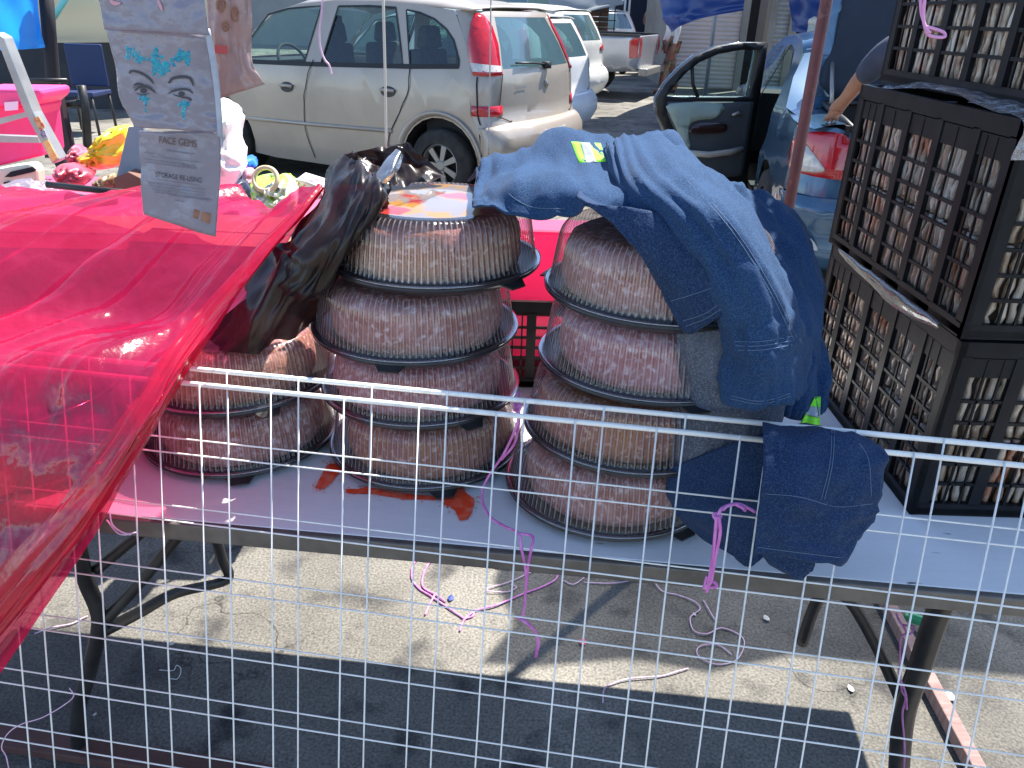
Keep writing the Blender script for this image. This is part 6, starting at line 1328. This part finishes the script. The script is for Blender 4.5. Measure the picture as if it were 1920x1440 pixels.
o = bk_.build('cream_basket', mt_cream, None, thick=.05, bevel=.01); tag(o, 'cream plastic basket with a dark hand slot at the left edge of the clutter', 'basket')
W[o.name] = Matrix.Identity(4); m = pix_prism([(8, 332), (20, 322), (60, 313), (66, 318), (64, 322), (22, 332)], 2.315, .006); m.build('hand_slot', mt_dark, o); m = pix_prism([(6, 342), (16, 340), (18, 346), (8, 347)], 2.315, .006); m.build('hand_slot', mt_dark, o)
bag('crumpled_pack', 'crumpled red foil pack on the clutter table below the ladder', 'packet', [(105, 318), (122, 306), (150, 312), (172, 324), (168, 340), (146, 352), (118, 350)], 2.3, .05, M('red_foil', (.45, .03, .06), .35, col2=(.6, .10, .14), vs=9, coat=.6), 2, .2)
bag('crumpled_pack', 'maroon and pink pack behind the crumpled red foil pack', 'packet', [(128, 290), (142, 270), (156, 284), (168, 290), (160, 306), (138, 308)], 2.5, .04, M('maroon_foil', (.30, .03, .08), .4, col2=(.6, .3, .36), vs=12, coat=.4), 4, .2)
bag('yellow_bag', 'yellow and orange plastic bag slumped on the clutter table', 'bag', [(155, 298), (176, 276), (205, 252), (214, 238), (240, 236), (240, 262), (240, 300), (215, 314), (185, 318), (165, 320)], 2.45, .09, M('yellow_orange_plastic', (.80, .22, .01), .35, col2=(.85, .60, .02), vs=4.5, lo=.45, hi=.55, coat=.4), 5, .25)
item('grey_board', 'blue grey card board leaning behind the hanging packets', 'board', [(240, 238), (268, 236), (282, 340), (264, 346), (218, 332)], 2.25, .015, M('blue_grey_card', (.16, .23, .29), .6, col2=(.22, .28, .33), vs=4), .002)
item('brown_box', 'dull brown box under the blue grey board', 'box', [(212, 334), (240, 322), (282, 344), (282, 372), (218, 368)], 2.2, .12, M('brown_card', (.15, .075, .055), .8, col2=(.2, .11, .08), vs=6), .003)
bag('brown_wrapper', 'small brown and gold wrapper between the red pack and the brown box', 'wrapper', [(176, 340), (196, 330), (214, 326), (216, 352), (200, 360), (180, 356)], 2.25, .03, M('brown_gold_foil', (.20, .11, .06), .35, col2=(.45, .32, .16), vs=20, coat=.4), 7, .3)
m = MB(); m.tube([at(88, 346, 2.1), at(180, 356, 2.1), at(275, 364, 2.1)], .009, 8); m.tube([at(126, 372, 1.95), at(160, 378, 1.95), at(215, 372, 1.95)], .017, 8); o = m.build('black_rod', MT_black_plastic, None, smooth=True); tag(o, 'black rods lying along the back edge of the red plastic sheet', 'rod')
bag('clear_bag', 'scrunched clear plastic bag lying left of the red foil pack', 'bag', [(-20, 352), (20, 345), (70, 342), (108, 352), (90, 366), (0, 368)], 2.15, .04, mt_wrap, 8, .4)
bag('white_bag', 'tall white plastic bag with green print standing beside the hanging packets', 'bag', [(410, 190), (438, 192), (446, 215), (444, 250), (452, 280), (458, 310), (448, 335), (425, 358), (400, 356), (398, 280)], 2.3, .09, M('white_green_bag', (.80, .82, .80), .4, col2=(.45, .70, .60), vs=5, lo=.6, hi=.72, coat=.2), 11, .2)
bag('navy_bag', 'dark navy printed bag at the foot of the tall white bag', 'bag', [(425, 360), (448, 338), (462, 340), (474, 368), (450, 376), (430, 372)], 2.1, .04, M('navy_print', (.015, .02, .05), .4, col2=(.4, .42, .5), vs=26, lo=.62, hi=.68), 12, .2)
bag('pink_pouch', 'narrow pink pouch between the navy bag and the lime bag', 'pouch', [(456, 322), (468, 314), (480, 330), (482, 372), (470, 384), (462, 350)], 2.15, .03, M('pink_pouch', (.6, .16, .26), .4, col2=(.7, .35, .38), vs=12), 13, .2)
bag('blue_bundle', 'small bright blue bundle behind the tall white bag', 'bundle', [(450, 300), (462, 293), (476, 298), (481, 312), (466, 318), (452, 314)], 2.6, .05, M('bright_blue', (.01, .10, .50), .5, col2=(.02, .2, .7), vs=14), 14, .25)
bag('lime_bag', 'white bag with a lime green top near the black plastic bag', 'bag', [(474, 345), (486, 330), (505, 340), (525, 328), (545, 332), (554, 350), (557, 380), (545, 400), (515, 408), (488, 388)], 2.05, .08, M('white_lime_bag', (.80, .84, .78), .4, col2=(.40, .75, .02), vs=7, lo=.50, hi=.56, coat=.3), 15, .2)
m = MB(); c_ = at(498, 336, 1.98); m.lathe([(.030+.006*math.cos(a), .009*math.sin(a)) for a in np.linspace(0, 2*math.pi, 9)], 28, c_, axis=Matrix.Rotation(R(62), 3, 'X')); o = m.build('tape_roll', M('tan_tape', (.58, .48, .30), .5), None, smooth=True); tag(o, 'tan tape roll resting on the lime topped bag', 'tape')
pb_ = item('patterned_box', 'white and pink patterned box with a strap next to the black plastic bag', 'box', [(548, 342), (556, 336), (602, 350), (604, 372), (560, 384), (552, 380)], 2.12, .10, M('pink_white_pattern', (.68, .62, .62), .6, col2=(.5, .1, .18), vs=34, lo=.5, hi=.54), .003)
m = MB(); m.tube([at(508, 328, 2.1), at(540, 334, 2.08), at(575, 342, 2.08), at(600, 352, 2.1)], .005, 6); W[pb_.name] = Matrix.Identity(4); m.build('strap', M('pale_strap', (.6, .58, .52), .6), pb_, smooth=True)
